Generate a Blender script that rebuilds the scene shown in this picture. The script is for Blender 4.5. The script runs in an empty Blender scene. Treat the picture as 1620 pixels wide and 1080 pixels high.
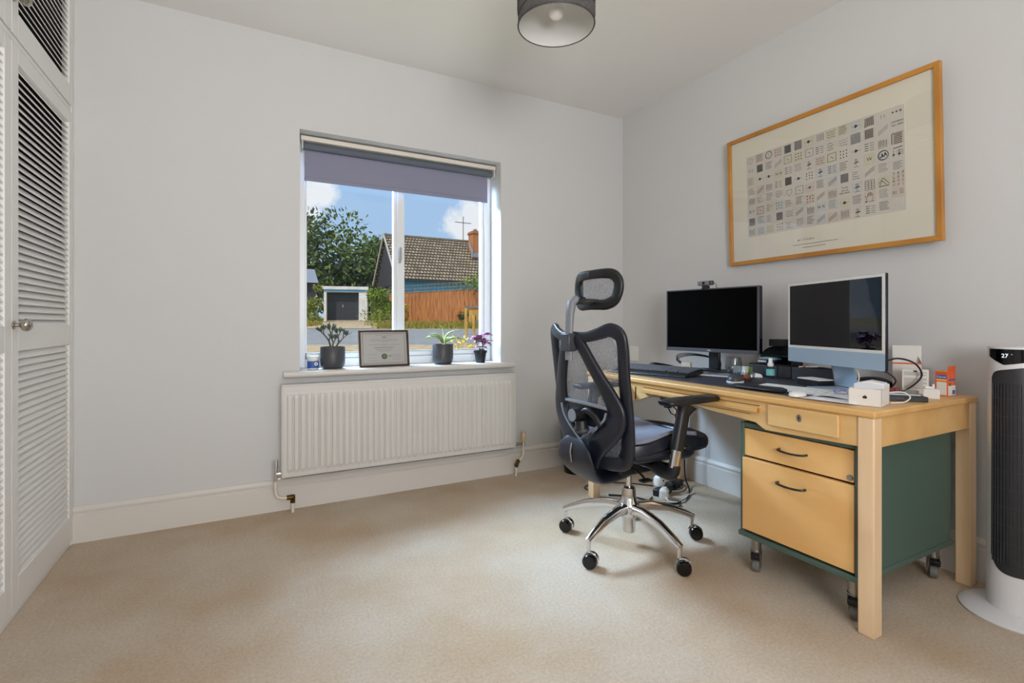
import bpy, math, random
from math import sin, cos, pi, radians as R
from mathutils import Vector, Matrix
random.seed(7)
sc = bpy.context.scene
COL = sc.collection

# ------------------------------------------------------------------ camera
cam_d = bpy.data.cameras.new('camera'); cam = bpy.data.objects.new('camera', cam_d); COL.objects.link(cam)
cam.location = (0, 0, 1.02); cam.rotation_euler = (R(90), 0, -math.atan(425/796))
cam_d.sensor_width = 36; cam_d.lens = 36*796/1620; cam_d.shift_y = -29.6/1620
cam_d.clip_start = .02; cam_d.clip_end = 400
sc.camera = cam
sc.view_settings.view_transform = 'Standard'; sc.view_settings.look = 'None'
sc.view_settings.exposure = -0.07; sc.view_settings.gamma = 1.0; sc.view_settings.use_curve_mapping = False

# ------------------------------------------------------------------ world: blue sky with a few clouds
def lin(c):
    c = [x/255 for x in c[:3]]
    return tuple(x/12.92 if x <= .04045 else ((x+.055)/1.055)**2.4 for x in c)+(1,)
W = bpy.data.worlds.new('sky'); sc.world = W; W.use_nodes = True
nt = W.node_tree; nt.nodes.clear()
def N(t, **k):
    n = nt.nodes.new(t)
    for a, b in k.items(): setattr(n, a, b)
    return n
tc = N('ShaderNodeTexCoord'); out = N('ShaderNodeOutputWorld'); bg = N('ShaderNodeBackground')
noi = N('ShaderNodeTexNoise'); noi.inputs['Scale'].default_value = 16; noi.inputs['Detail'].default_value = 6; noi.inputs['Roughness'].default_value = .6
nt.links.new(tc.outputs['Generated'], noi.inputs['Vector'])
def cloud(cx, cy, cz, rad):
    d = N('ShaderNodeVectorMath', operation='DISTANCE'); v = Vector((cx, cy, cz)).normalized(); d.inputs[1].default_value = v
    nt.links.new(tc.outputs['Generated'], d.inputs[0])
    m = N('ShaderNodeMath', operation='MULTIPLY_ADD'); m.inputs[1].default_value = -.16; nt.links.new(noi.outputs['Fac'], m.inputs[0]); nt.links.new(d.outputs['Value'], m.inputs[2])
    r = N('ShaderNodeMapRange'); r.inputs['From Min'].default_value = rad-.015-.08; r.inputs['From Max'].default_value = rad+.015-.08
    r.inputs['To Min'].default_value = 1; r.inputs['To Max'].default_value = 0
    nt.links.new(m.outputs[0], r.inputs['Value']); return r.outputs[0]
cl = [cloud(.077, 1.073, .262, .062), cloud(.115, 1.06, .26, .035), cloud(.020, 1.09, .235, .05), cloud(.418, .925, .20, .045), cloud(.46, .90, .24, .06), cloud(-.9, .3, .5, .5), cloud(.5, -.8, .5, .45), cloud(1, .2, .4, .3)]
mx = cl[0]
for c in cl[1:]:
    m = N('ShaderNodeMath', operation='MAXIMUM'); nt.links.new(mx, m.inputs[0]); nt.links.new(c, m.inputs[1]); mx = m.outputs[0]
sep = N('ShaderNodeSeparateXYZ'); nt.links.new(tc.outputs['Generated'], sep.inputs[0])
g = N('ShaderNodeMapRange'); g.inputs['From Min'].default_value = 0; g.inputs['From Max'].default_value = .5; nt.links.new(sep.outputs['Z'], g.inputs['Value'])
m1 = N('ShaderNodeMix', data_type='RGBA'); m1.inputs[6].default_value = lin((188, 215, 246)); m1.inputs[7].default_value = lin((150, 192, 240)); nt.links.new(g.outputs[0], m1.inputs[0])
m2 = N('ShaderNodeMix', data_type='RGBA'); m2.inputs[7].default_value = (.93, .95, 1, 1); nt.links.new(m1.outputs[2], m2.inputs[6]); nt.links.new(mx, m2.inputs[0])
nt.links.new(m2.outputs[2], bg.inputs['Color']); bg.inputs['Strength'].default_value = 1.0
nt.links.new(bg.outputs[0], out.inputs['Surface'])

def light(name, kind, loc, rot, energy, color=(1, 1, 1), **k):
    d = bpy.data.lights.new(name, kind); d.energy = energy; d.color = color
    for a, b in k.items(): setattr(d, a, b)
    o = bpy.data.objects.new(name, d); o.location = loc; o.rotation_euler = rot; COL.objects.link(o); return o
def dirrot(v): return Vector(v).to_track_quat('-Z', 'Y').to_euler()
light('sun', 'SUN', (0, 0, 20), dirrot((.80, .38, -.72)), 3.4, (1, .93, .82), angle=R(.6))
light('sky_fill_sun', 'SUN', (0, 8, 10), dirrot((.16, -.80, -.56)), 1.2, (.80, .89, 1), angle=R(42))  # added wide soft sun, boosts the sky light
light('front_fill_panel', 'AREA', (-.35, 4.7, 3.2), dirrot((.32, -.76, -.60)), 820, (.53, .735, 1), shape='RECTANGLE', size=2.8, size_y=.9)  # added fill panel hung outside, above the sight line through the window
light('rear_fill_panel', 'AREA', (.12, -1.60, 1.45), dirrot((.04, 1, .66)), 99, (.97, .965, .96), shape='RECTANGLE', size=1.15, size_y=1.4)  # added fill panel behind the camera, lifts the whole room

# ------------------------------------------------------------------ materials
def mat(name, col, rough=.5, metal=0, col2=None, nscale=20, ndet=4, stretch=None, bump=0, bscale=200, spec=.5, coat=0, alpha=None, lo=.35, hi=.65, emis=None):
    m = bpy.data.materials.new(name); m.use_nodes = True; t = m.node_tree; b = t.nodes['Principled BSDF']
    b.inputs['Base Color'].default_value = lin(col); b.inputs['Roughness'].default_value = rough; b.inputs['Metallic'].default_value = metal
    b.inputs['Specular IOR Level'].default_value = spec; b.inputs['Coat Weight'].default_value = coat
    co = t.nodes.new('ShaderNodeTexCoord'); mp = t.nodes.new('ShaderNodeMapping'); t.links.new(co.outputs['Object'], mp.inputs[0])
    if stretch: mp.inputs['Scale'].default_value = stretch
    if col2:
        n = t.nodes.new('ShaderNodeTexNoise'); n.inputs['Scale'].default_value = nscale; n.inputs['Detail'].default_value = ndet
        t.links.new(mp.outputs[0], n.inputs['Vector'])
        r = t.nodes.new('ShaderNodeMapRange'); r.inputs['From Min'].default_value = lo; r.inputs['From Max'].default_value = hi; t.links.new(n.outputs['Fac'], r.inputs['Value'])
        x = t.nodes.new('ShaderNodeMix'); x.data_type = 'RGBA'; x.inputs[6].default_value = lin(col); x.inputs[7].default_value = lin(col2)
        t.links.new(r.outputs[0], x.inputs[0]); t.links.new(x.outputs[2], b.inputs['Base Color'])
    if bump:
        n = t.nodes.new('ShaderNodeTexNoise'); n.inputs['Scale'].default_value = bscale; n.inputs['Detail'].default_value = 3
        t.links.new(mp.outputs[0], n.inputs['Vector'])
        bp = t.nodes.new('ShaderNodeBump'); bp.inputs['Strength'].default_value = bump; bp.inputs['Distance'].default_value = .01
        t.links.new(n.outputs['Fac'], bp.inputs['Height']); t.links.new(bp.outputs[0], b.inputs['Normal'])
    if emis: b.inputs['Emission Color'].default_value = lin(emis); b.inputs['Emission Strength'].default_value = 1.0
    return m
def glassmat(name, tint=(255, 255, 255), ior=1.45, rough=0, amount=1.0):
    m = bpy.data.materials.new(name); m.use_nodes = True; t = m.node_tree; t.nodes.clear()
    o = t.nodes.new('ShaderNodeOutputMaterial'); tr = t.nodes.new('ShaderNodeBsdfTransparent'); gl = t.nodes.new('ShaderNodeBsdfGlossy'); f = t.nodes.new('ShaderNodeFresnel'); mi = t.nodes.new('ShaderNodeMixShader')
    tr.inputs[0].default_value = lin(tint); gl.inputs['Roughness'].default_value = rough
    ge = t.nodes.new('ShaderNodeNewGeometry'); mr = t.nodes.new('ShaderNodeMapRange'); mr.inputs['To Min'].default_value = ior; mr.inputs['To Max'].default_value = 1/ior
    t.links.new(ge.outputs['Backfacing'], mr.inputs[0]); t.links.new(mr.outputs[0], f.inputs[0])
    t.links.new(f.outputs[0], mi.inputs[0]); t.links.new(tr.outputs[0], mi.inputs[1]); t.links.new(gl.outputs[0], mi.inputs[2]); t.links.new(mi.outputs[0], o.inputs[0]); return m
def meshmat(name, col, opacity):
    m = mat(name, col, .8); t = m.node_tree; b = t.nodes['Principled BSDF']; o = t.nodes['Material Output']
    tr = t.nodes.new('ShaderNodeBsdfTransparent'); mi = t.nodes.new('ShaderNodeMixShader'); mi.inputs[0].default_value = opacity
    co = t.nodes.new('ShaderNodeTexCoord'); w = t.nodes.new('ShaderNodeTexNoise'); w.inputs['Scale'].default_value = 260; t.links.new(co.outputs['Object'], w.inputs[0])
    r = t.nodes.new('ShaderNodeMapRange'); r.inputs['From Min'].default_value = .35; r.inputs['From Max'].default_value = .65; r.inputs['To Min'].default_value = opacity-.15; r.inputs['To Max'].default_value = opacity+.15
    t.links.new(w.outputs['Fac'], r.inputs[0]); t.links.new(r.outputs[0], mi.inputs[0])
    t.links.new(tr.outputs[0], mi.inputs[1]); t.links.new(b.outputs[0], mi.inputs[2]); t.links.new(mi.outputs[0], o.inputs[0]); return m
def brickmat(name, c1, c2, mortar, scale, bw, rh, msize=.02, off=.5, vary=None, rough=.9):
    m = mat(name, c1, rough); t = m.node_tree; b = t.nodes['Principled BSDF']
    co = t.nodes.new('ShaderNodeTexCoord'); br = t.nodes.new('ShaderNodeTexBrick'); t.links.new(co.outputs['Object'], br.inputs['Vector'])
    br.inputs['Color1'].default_value = lin(c1); br.inputs['Color2'].default_value = lin(c2); br.inputs['Mortar'].default_value = lin(mortar)
    br.inputs['Scale'].default_value = scale; br.inputs['Mortar Size'].default_value = msize; br.inputs['Brick Width'].default_value = bw; br.inputs['Row Height'].default_value = rh; br.offset = off
    n = t.nodes.new('ShaderNodeTexNoise'); n.inputs['Scale'].default_value = 1.3; n.inputs['Detail'].default_value = 8; t.links.new(co.outputs['Object'], n.inputs[0])
    r = t.nodes.new('ShaderNodeMapRange'); r.inputs['From Min'].default_value = .45; r.inputs['From Max'].default_value = .7; r.inputs['To Max'].default_value = .5; t.links.new(n.outputs['Fac'], r.inputs[0])
    x = t.nodes.new('ShaderNodeMix'); x.data_type = 'RGBA'; x.inputs[7].default_value = lin(vary or mortar); t.links.new(br.outputs['Color'], x.inputs[6]); t.links.new(r.outputs[0], x.inputs[0])
    t.links.new(x.outputs[2], b.inputs['Base Color'])
    bp = t.nodes.new('ShaderNodeBump'); bp.inputs['Strength'].default_value = .6; bp.inputs['Distance'].default_value = .03; bp.invert = True
    t.links.new(br.outputs['Fac'], bp.inputs['Height']); t.links.new(bp.outputs[0], b.inputs['Normal']); return m

M = {}
M['wall'] = mat('wall_paint', (212, 211, 210), .85, bump=.04, bscale=90)
M['ceiling'] = mat('ceiling_paint', (238, 235, 232), .9, bump=.04, bscale=90)
M['trim'] = mat('gloss_trim_paint', (220, 215, 208), .38, bump=.03, bscale=40)
M['carpet'] = mat('carpet', (236, 219, 198), 1, col2=(223, 197, 166), nscale=2.2, ndet=5, bump=.9, bscale=330, spec=.1)
t = M['carpet'].node_tree; bs_n = t.nodes['Principled BSDF']; src = bs_n.inputs['Base Color'].links[0].from_socket
co = t.nodes.new('ShaderNodeTexCoord'); fn_ = t.nodes.new('ShaderNodeTexNoise'); fn_.inputs['Scale'].default_value = 95; fn_.inputs['Detail'].default_value = 7; fn_.inputs['Roughness'].default_value = .75
t.links.new(co.outputs['Object'], fn_.inputs[0]); mr_ = t.nodes.new('ShaderNodeMapRange'); mr_.inputs['From Min'].default_value = .3; mr_.inputs['From Max'].default_value = .7; mr_.inputs['To Min'].default_value = .80; mr_.inputs['To Max'].default_value = 1.12
t.links.new(fn_.outputs['Fac'], mr_.inputs[0]); vm = t.nodes.new('ShaderNodeVectorMath'); vm.operation = 'SCALE'; t.links.new(src, vm.inputs[0]); t.links.new(mr_.outputs[0], vm.inputs['Scale']); t.links.new(vm.outputs[0], bs_n.inputs['Base Color'])
M['wardrobe'] = mat('wardrobe_paint', (240, 238, 234), .5, bump=.04, bscale=60)
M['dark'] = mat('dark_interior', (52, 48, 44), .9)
M['upvc'] = mat('white_upvc', (236, 237, 238), .28)
M['rad'] = mat('radiator_enamel', (214, 211, 206), .35)
M['chrome'] = mat('chrome', (225, 225, 228), .10, 1)
M['steel'] = mat('brushed_steel', (170, 168, 165), .32, 1)
M['nickel'] = mat('worn_nickel_knob', (196, 190, 180), .2, 1, col2=(150, 142, 130), nscale=40)
M['brass'] = mat('aged_brass', (120, 90, 45), .4, .9, col2=(70, 55, 30), nscale=60)
M['pipe'] = mat('painted_pipe', (226, 217, 200), .4)
M['valve'] = mat('beige_valve_plastic', (217, 186, 134), .45)
M['blind'] = mat('backlit_blind_fabric', (140, 140, 160), .85, bump=.1, bscale=600)  # hanging cloth lightened to stand for daylight glowing through it
M['blindroll'] = mat('slate_blind_roll', (98, 104, 114), .8, bump=.1, bscale=600)
M['cream'] = mat('cream_blind_rail', (232, 224, 210), .4)
M['glass'] = glassmat('window_glass', (250, 252, 252), 1.30)
M['pglass'] = glassmat('picture_glass', (252, 252, 250), 1.45)
M['cglass'] = glassmat('drinking_glass', (232, 235, 237), 1.6)
M['wood'] = mat('beech_wood', (226, 182, 118), .38, col2=(210, 158, 92), nscale=7, ndet=6, stretch=(1, .12, 1), spec=.4)
M['woodleg'] = mat('beech_leg_wood', (238, 208, 170), .42, col2=(224, 188, 144), nscale=9, ndet=6, stretch=(1.5, 1.5, .12), spec=.4)
M['wooddr'] = mat('beech_drawer_front', (236, 188, 122), .36, col2=(224, 168, 98), nscale=5, ndet=6, stretch=(1, .15, .6), spec=.4)
M['woodend'] = mat('end_grain', (188, 116, 48), .5)
M['rail'] = mat('pale_beech_rail', (228, 190, 132), .42, col2=(212, 168, 104), nscale=8, ndet=6, stretch=(1, .1, 1), spec=.4)
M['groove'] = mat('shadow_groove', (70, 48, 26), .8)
M['mat'] = mat('black_desk_mat', (48, 47, 56), .55, col2=(82, 80, 90), nscale=9, ndet=8, lo=.5, hi=.85)
M['green'] = mat('green_cabinet_paint', (76, 98, 87), .5, bump=.02, bscale=60)
M['handle'] = mat('dark_steel_handle', (78, 72, 70), .3, .9)
M['rubber'] = mat('grey_caster_rubber', (112, 110, 105), .6)
M['black'] = mat('black_plastic', (22, 23, 26), .42)
M['navy'] = mat('navy_black_plastic', (26, 29, 40), .36, bump=.02, bscale=400)
M['gloss'] = mat('gloss_black', (6, 6, 8), .06)
M['screen'] = mat('matt_black_screen', (1, 1, 1), .3, spec=.06)
M['iscreen'] = mat('glass_black_screen', (1, 1, 3), .015, spec=.34, col2=(6, 4, 20), nscale=4)
M['greyplastic'] = mat('grey_plastic', (128, 131, 136), .4)
M['midgrey'] = mat('dark_grey_plastic', (62, 63, 68), .4)
M['bezel'] = mat('monitor_bezel', (78, 79, 88), .4)
M['seatmesh'] = mat('grey_seat_fabric', (146, 149, 163), .85, col2=(122, 126, 141), nscale=350, bump=.25, bscale=500)
M['backmesh'] = meshmat('grey_back_mesh', (120, 124, 135), .5)
M['alu'] = mat('pale_blue_aluminium', (176, 196, 214), .35, .35)
M['alul'] = mat('silver_white_aluminium', (222, 226, 230), .3, .2)
M['white'] = mat('white_plastic', (235, 234, 230), .35)
M['offwhite'] = mat('white_card', (228, 224, 218), .7)
M['keygrey'] = mat('key_grey', (92, 92, 98), .5)
M['paper'] = mat('white_paper', (228, 228, 230), .8)
M['mount'] = mat('cream_mount_board', (232, 225, 214), .9)
M['print'] = mat('grey_print_paper', (212, 206, 203), .9, col2=(214, 207, 200), nscale=6)
M['ink'] = mat('black_ink', (34, 32, 32), .8)
M['ink2'] = mat('faded_ink', (118, 114, 114), .8)
M['tp'] = mat('pink_tile', (210, 196, 188), .9); M['ty'] = mat('cream_tile', (210, 203, 186), .9); M['tb'] = mat('blue_grey_tile', (203, 202, 205), .9)
M['oak'] = mat('honey_oak_frame', (206, 144, 62), .35, col2=(178, 118, 44), nscale=10, ndet=6, stretch=(.3, 1, .3))
M['mahog'] = mat('mahogany_frame', (86, 52, 40), .3, col2=(60, 34, 28), nscale=20)
M['green2'] = mat('certificate_green', (96, 124, 66), .6); M['cert'] = mat('certificate_paper', (182, 179, 176), .7)  # certificate paper greyed to stand for its backlit shade
M['pot'] = mat('charcoal_ceramic', (70, 70, 74), .45)
M['soil'] = mat('potting_soil', (50, 38, 28), 1, bump=.5, bscale=200)
M['jade'] = mat('grey_green_succulent', (92, 104, 84), .6, col2=(66, 72, 58), nscale=60)
M['leafg'] = mat('bright_leaf', (140, 172, 80), .5, col2=(178, 196, 120), nscale=30); M['leafedge'] = mat('pale_leaf_edge', (222, 228, 196), .5)
M['leafp'] = mat('purple_leaf', (134, 66, 108), .5, col2=(198, 150, 186), nscale=38); M['stem'] = mat('plant_stem', (92, 84, 60), .7)
M['blue'] = mat('blue_label', (62, 98, 176), .5); M['lightblue'] = mat('light_blue_plastic', (150, 190, 214), .5)
M['teal'] = mat('teal_label', (110, 186, 186), .5)
M['orange'] = mat('orange_card', (232, 84, 34), .55, col2=(240, 120, 60), nscale=15); M['yellow'] = mat('yellow_print', (240, 196, 60), .6); M['red'] = mat('red_plastic', (190, 44, 40), .5)
M['amber'] = mat('orange_sweet', (206, 92, 40), .3)
M['shade'] = mat('charcoal_shade_fabric', (104, 100, 98), .9, col2=(78, 74, 73), nscale=90, stretch=(1, 1, 3)); M['shadein'] = mat('white_shade_lining', (214, 212, 208), .8)
M['bulb'] = mat('opal_bulb', (240, 236, 232), .25)
M['fanw'] = mat('white_fan_shell', (224, 223, 225), .32); M['fang'] = mat('dark_fan_grille', (44, 45, 48), .4); M['digit'] = mat('lit_digits', (235, 240, 250), .5, emis=(235, 240, 250))
# outdoors
M['road'] = mat('asphalt', (148, 145, 142), .95, col2=(130, 128, 126), nscale=3, bump=.3, bscale=40)
M['path'] = mat('tan_path', (196, 172, 136), .95, col2=(170, 146, 110), nscale=5)
M['ground'] = mat('dry_ground', (150, 140, 92), 1, col2=(190, 168, 96), nscale=.8, ndet=8)
M['verge'] = mat('dry_grass', (176, 158, 76), 1, col2=(122, 116, 50), nscale=4, ndet=6)
M['tile'] = brickmat('concrete_roof_tiles', (190, 170, 140), (150, 130, 106), (58, 48, 40), 1, .23, .304, .035, vary=(104, 88, 66))
M['bricks'] = brickmat('orange_bricks', (196, 120, 62), (168, 96, 50), (150, 120, 90), 1, .24, .08, .012)
M['clad'] = mat('black_cladding', (38, 38, 46), .7, col2=(58, 56, 64), nscale=8, stretch=(.1, .1, 5))
M['bluew'] = mat('sky_blue_render', (86, 170, 214), .8); M['barge'] = mat('weathered_barge_board', (190, 180, 170), .8)
M['fence'] = mat('orange_brown_fence', (180, 118, 68), .85, col2=(132, 80, 42), nscale=3.5, ndet=10, stretch=(4, 4, .5)); M['fence2'] = mat('yellow_new_timber', (204, 166, 88), .85, col2=(172, 130, 62), nscale=4, stretch=(3, 3, .5))
M['greywood'] = mat('grey_timber', (134, 122, 108), .9, col2=(108, 98, 86), nscale=4, stretch=(2, 2, .3)); M['winframe'] = mat('house_window_dark', (48, 52, 58), .1)
M['gwhite'] = mat('white_garage_paint', (232, 228, 224), .7, col2=(216, 208, 200), nscale=3); M['gdoor'] = mat('black_garage_door', (42, 44, 50), .5, col2=(60, 62, 66), nscale=14); M['felt'] = mat('grey_felt_roof', (140, 146, 158), .8)
def leafmat(n, a, b, s): return mat(n, a, .7, col2=b, nscale=s, ndet=3, spec=.2)
M['lf1'] = leafmat('oak_leaves', (112, 130, 66), (52, 70, 38), 1.2); M['lf2'] = leafmat('dark_leaves', (78, 96, 62), (38, 50, 38), 1.2); M['lf3'] = leafmat('olive_leaves', (124, 142, 72), (70, 92, 46), 1.0)
M['lf4'] = leafmat('lime_leaves', (136, 158, 56), (74, 100, 40), 3); M['lf5'] = leafmat('yellowing_weeds', (164, 164, 74), (86, 106, 46), 3); M['lf6'] = leafmat('orange_flowers', (226, 168, 52), (150, 150, 60), 5)
M['bark'] = mat('bark', (84, 70, 54), .95, col2=(58, 48, 38), nscale=6)

# ------------------------------------------------------------------ mesh builder
class MB:
    def __init__(s): s.v = []; s.f = []; s.m = []; s.mi = 0; s.X = None
    def _add(s, vs, fs):
        b = len(s.v)
        for p in vs:
            p = Vector(p); s.v.append(s.X @ p if s.X else p)
        for f in fs: s.f.append(tuple(b+i for i in f)); s.m.append(s.mi)
        return s
    def box(s, x0, x1, y0, y1, z0, z1):
        return s._add([(x, y, z) for x in (x0, x1) for y in (y0, y1) for z in (z0, z1)], [(0, 1, 3, 2), (4, 6, 7, 5), (0, 4, 5, 1), (2, 3, 7, 6), (0, 2, 6, 4), (1, 5, 7, 3)])
    def cb(s, c, d, rot=None):
        m = MB(); m.box(-d[0]/2, d[0]/2, -d[1]/2, d[1]/2, -d[2]/2, d[2]/2)
        T = Matrix.Translation(c) @ (rot.to_4x4() if rot else Matrix.Identity(4))
        return s._add([T @ v for v in m.v], m.f)
    def prism(s, poly, a, b, axis='z'):
        n = len(poly)
        def P(p, h): return {'z': (p[0], p[1], h), 'x': (h, p[0], p[1]), 'y': (p[0], h, p[1])}[axis]
        return s._add([P(p, a) for p in poly]+[P(p, b) for p in poly], [tuple(reversed(range(n))), tuple(range(n, 2*n))]+[(i, (i+1) % n, n+(i+1) % n, n+i) for i in range(n)])
    def lathe(s, prof, c=(0, 0, 0), n=28, axis='z', caps=True, sx=1, sy=1):
        vs = []; fs = []; k = len(prof)
        for i in range(n):
            a = 2*pi*i/n
            for r, h in prof:
                p = (r*cos(a)*sx, r*sin(a)*sy, h)
                if axis == 'x': p = (h, p[0], p[1])
                if axis == 'y': p = (p[0], h, p[1])
                vs.append((c[0]+p[0], c[1]+p[1], c[2]+p[2]))
        for i in range(n):
            j = (i+1) % n
            for q in range(k-1): fs.append((i*k+q, j*k+q, j*k+q+1, i*k+q+1))
        if caps: fs.append(tuple(i*k for i in reversed(range(n)))); fs.append(tuple(i*k+k-1 for i in range(n)))
        return s._add(vs, fs)
    def cyl(s, p0, p1, r0, r1=None, n=20):
        return s.tube([p0, p1], [r0, r0 if r1 is None else r1], n)
    def tube(s, pts, r, n=8, close=False):
        if not hasattr(r, '__len__'): r = [r]*len(pts)
        return s.sweep(pts, [2*x for x in r], [2*x for x in r], None, n, 2)
    def sweep(s, pts, w, t, nrm=None, n=16, e=2.6):
        """section w wide (across) and t thick (along nrm) carried along pts"""
        pts = [Vector(p) for p in pts]; k = len(pts)
        if not hasattr(w, '__len__'): w = [w]*k
        if not hasattr(t, '__len__'): t = [t]*k
        vs = []; fs = []; last = None
        for i, p in enumerate(pts):
            d = (pts[min(i+1, k-1)]-pts[max(i-1, 0)]).normalized()
            if nrm is not None: h = Vector(nrm)
            elif last is not None: h = last
            else: h = Vector((0, 0, 1)) if abs(d.z) < .9 else Vector((1, 0, 0))
            nn = (h-d*h.dot(d))
            nn = nn.normalized() if nn.length > 1e-6 else Vector((1, 0, 0)); last = nn
            b = d.cross(nn)
            for q in range(n):
                a = 2*pi*q/n; ca, sa = cos(a), sin(a)
                x = math.copysign(abs(ca)**(2/e), ca)*w[i]/2; y = math.copysign(abs(sa)**(2/e), sa)*t[i]/2
                vs.append(p+b*x+nn*y)
        for i in range(k-1):
            for q in range(n): r = (q+1) % n; fs.append((i*n+q, i*n+r, (i+1)*n+r, (i+1)*n+q))
        fs.append(tuple(reversed(range(n)))); fs.append(tuple((k-1)*n+q for q in range(n)))
        return s._add(vs, fs)
    def sphere(s, c, r, n=16, sc3=(1, 1, 1)):
        m = n//2
        prof = [(r*sin(pi*i/m)+1e-5, -r*cos(pi*i/m)) for i in range(m+1)]
        vs = []; fs = []; k = len(prof)
        for i in range(n):
            a = 2*pi*i/n
            for rr, h in prof: vs.append((c[0]+rr*cos(a)*sc3[0], c[1]+rr*sin(a)*sc3[1], c[2]+h*sc3[2]))
        for i in range(n):
            j = (i+1) % n
            for q in range(k-1): fs.append((i*k+q, j*k+q, j*k+q+1, i*k+q+1))
        return s._add(vs, fs)
    def grid(s, fn, nu, nv):
        vs = [fn(i/nu, j/nv) for i in range(nu+1) for j in range(nv+1)]
        return s._add(vs, [(i*(nv+1)+j, (i+1)*(nv+1)+j, (i+1)*(nv+1)+j+1, i*(nv+1)+j+1) for i in range(nu) for j in range(nv)])
    def quad(s, a, b, c, d): return s._add([a, b, c, d], [(0, 1, 2, 3)])
    def build(s, name, mats, parent=None, loc=None, rot=None, smooth=40, bevel=0, seg=2, solid=0):
        me = bpy.data.meshes.new(name); me.from_pydata([tuple(v) for v in s.v], [], s.f)
        if not isinstance(mats, (list, tuple)): mats = [mats]
        for m in mats: me.materials.append(M[m] if isinstance(m, str) else m)
        me.polygons.foreach_set('material_index', s.m)
        me.update()
        import bmesh
        bm = bmesh.new(); bm.from_mesh(me); bmesh.ops.recalc_face_normals(bm, faces=bm.faces); bm.to_mesh(me); bm.free()
        if smooth: me.shade_smooth(); me.set_sharp_from_angle(angle=R(smooth))
        o = bpy.data.objects.new(name, me); COL.objects.link(o)
        if parent: o.parent = parent
        if loc: o.location = loc
        if rot: o.rotation_euler = rot
        if solid: q = o.modifiers.new('thickness', 'SOLIDIFY'); q.thickness = solid; q.offset = 0
        if bevel:
            q = o.modifiers.new('bevel', 'BEVEL'); q.width = bevel; q.segments = seg; q.limit_method = 'ANGLE'; q.angle_limit = R(40)
        return o
def tag(o, label=None, cat=None, group=None, kind=None):
    if label: o['label'] = label
    if cat: o['category'] = cat
    if group: o['group'] = group
    if kind: o['kind'] = kind
    return o
def thing(name, label, cat, loc=(0, 0, 0), rz=0, group=None, mtx=None):
    o = bpy.data.objects.new(name, None); o.empty_display_size = .1; COL.objects.link(o)
    if mtx: o.matrix_world = mtx
    else: o.location = loc; o.rotation_euler = (0, 0, R(rz))
    return tag(o, label, cat, group)
def struct(o): o['kind'] = 'structure'; return o
def dup(root, loc, rz=None):
    r = root.copy(); COL.objects.link(r); r.location = loc
    if rz is not None: r.rotation_euler = (0, 0, R(rz))
    for ch in list(root.children):
        c = ch.copy(); COL.objects.link(c); c.parent = r
        for gch in ch.children:
            d = gch.copy(); COL.objects.link(d); d.parent = c
    return r
def text_into(mb, txt, size, X, align='CENTER', shear=0, depth=.0004):
    cu = bpy.data.curves.new('t', 'FONT'); cu.body = txt; cu.size = size; cu.align_x = align; cu.align_y = 'CENTER'; cu.extrude = depth; cu.shear = shear; cu.resolution_u = 2
    o = bpy.data.objects.new('t', cu); me = o.to_mesh()
    vs = [X @ v.co for v in me.vertices]; fs = [tuple(p.vertices) for p in me.polygons]
    o.to_mesh_clear(); bpy.data.objects.remove(o); bpy.data.curves.remove(cu)
    mb._add(vs, fs)
def bez(pts, n=8):
    """smooth path through points (Catmull-Rom)"""
    P = [Vector(p) for p in pts]; out = []
    for i in range(len(P)-1):
        a = P[max(i-1, 0)]; b = P[i]; c = P[i+1]; d = P[min(i+2, len(P)-1)]
        for k in range(n):
            t = k/n; out.append(.5*((2*b)+(c-a)*t+(2*a-5*b+4*c-d)*t*t+(3*b-a-3*c+d)*t**3))
    out.append(P[-1]); return out
def interp(vals, n, m):
    """resample list of scalars to match bez output"""
    out = []
    for i in range(n-1):
        for k in range(m): out.append(vals[i]+(vals[i+1]-vals[i])*k/m)
    out.append(vals[-1]); return out

# ------------------------------------------------------------------ room shell
YB, XR, XL, YN, H = 3.02, 2.58, -1.31, -1.42, 2.59
WX0, WX1, WZ0, WZ1, WT = .276, 1.527, .755, 2.097, .27
b = MB().box(XL-.2, XR+.2, YN-.2, YB+.0, -.12, 0); struct(b.build('floor', 'carpet', smooth=0))
b = MB().box(XL-.2, XR+.2, YN-.9, YB+WT+.25, H, H+.15); struct(b.build('ceiling', 'ceiling', smooth=0))  # rear overhang added to keep the sun out of the rear opening
b = MB(); b.box(XL-.2, WX0, YB, YB+WT, -.12, H); b.box(WX1, XR+.2, YB, YB+WT, -.12, H); b.box(WX0, WX1, YB, YB+WT, -.12, WZ0-.035); b.box(WX0, WX1, YB, YB+WT, WZ1, H)
struct(b.build('wall_back', 'wall', smooth=0))
b = MB().box(XR, XR+.2, YN-.2, YB, 0, H); struct(b.build('wall_right', 'wall', smooth=0))
b = MB().box(XL-.2, XL, YN-.2, YB, 0, H); struct(b.build('wall_left', 'wall', smooth=0))
RX0, RX1, RZ0, RZ1 = -.48, .74, .72, 2.2
b = MB(); b.box(XL, RX0, YN-.2, YN, 0, H); b.box(RX1, XR, YN-.2, YN, 0, H); b.box(RX0, RX1, YN-.2, YN, 0, RZ0); b.box(RX0, RX1, YN-.2, YN, RZ1, H)
struct(b.build('wall_rear', 'wall', smooth=0))
b = MB()
for x0, x1, z0, z1 in ((RX0, RX0+.06, RZ0, RZ1), (RX1-.06, RX1, RZ0, RZ1), (RX0, RX1, RZ0, RZ0+.06), (RX0, RX1, RZ1-.06, RZ1), (.10, .16, RZ0, RZ1)): b.box(x0, x1, YN-.14, YN-.08, z0, z1)
w2 = struct(b.build('added_rear_window', 'upvc', bevel=.004))  # unseen window and its opening, made up to admit the rear fill
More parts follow.
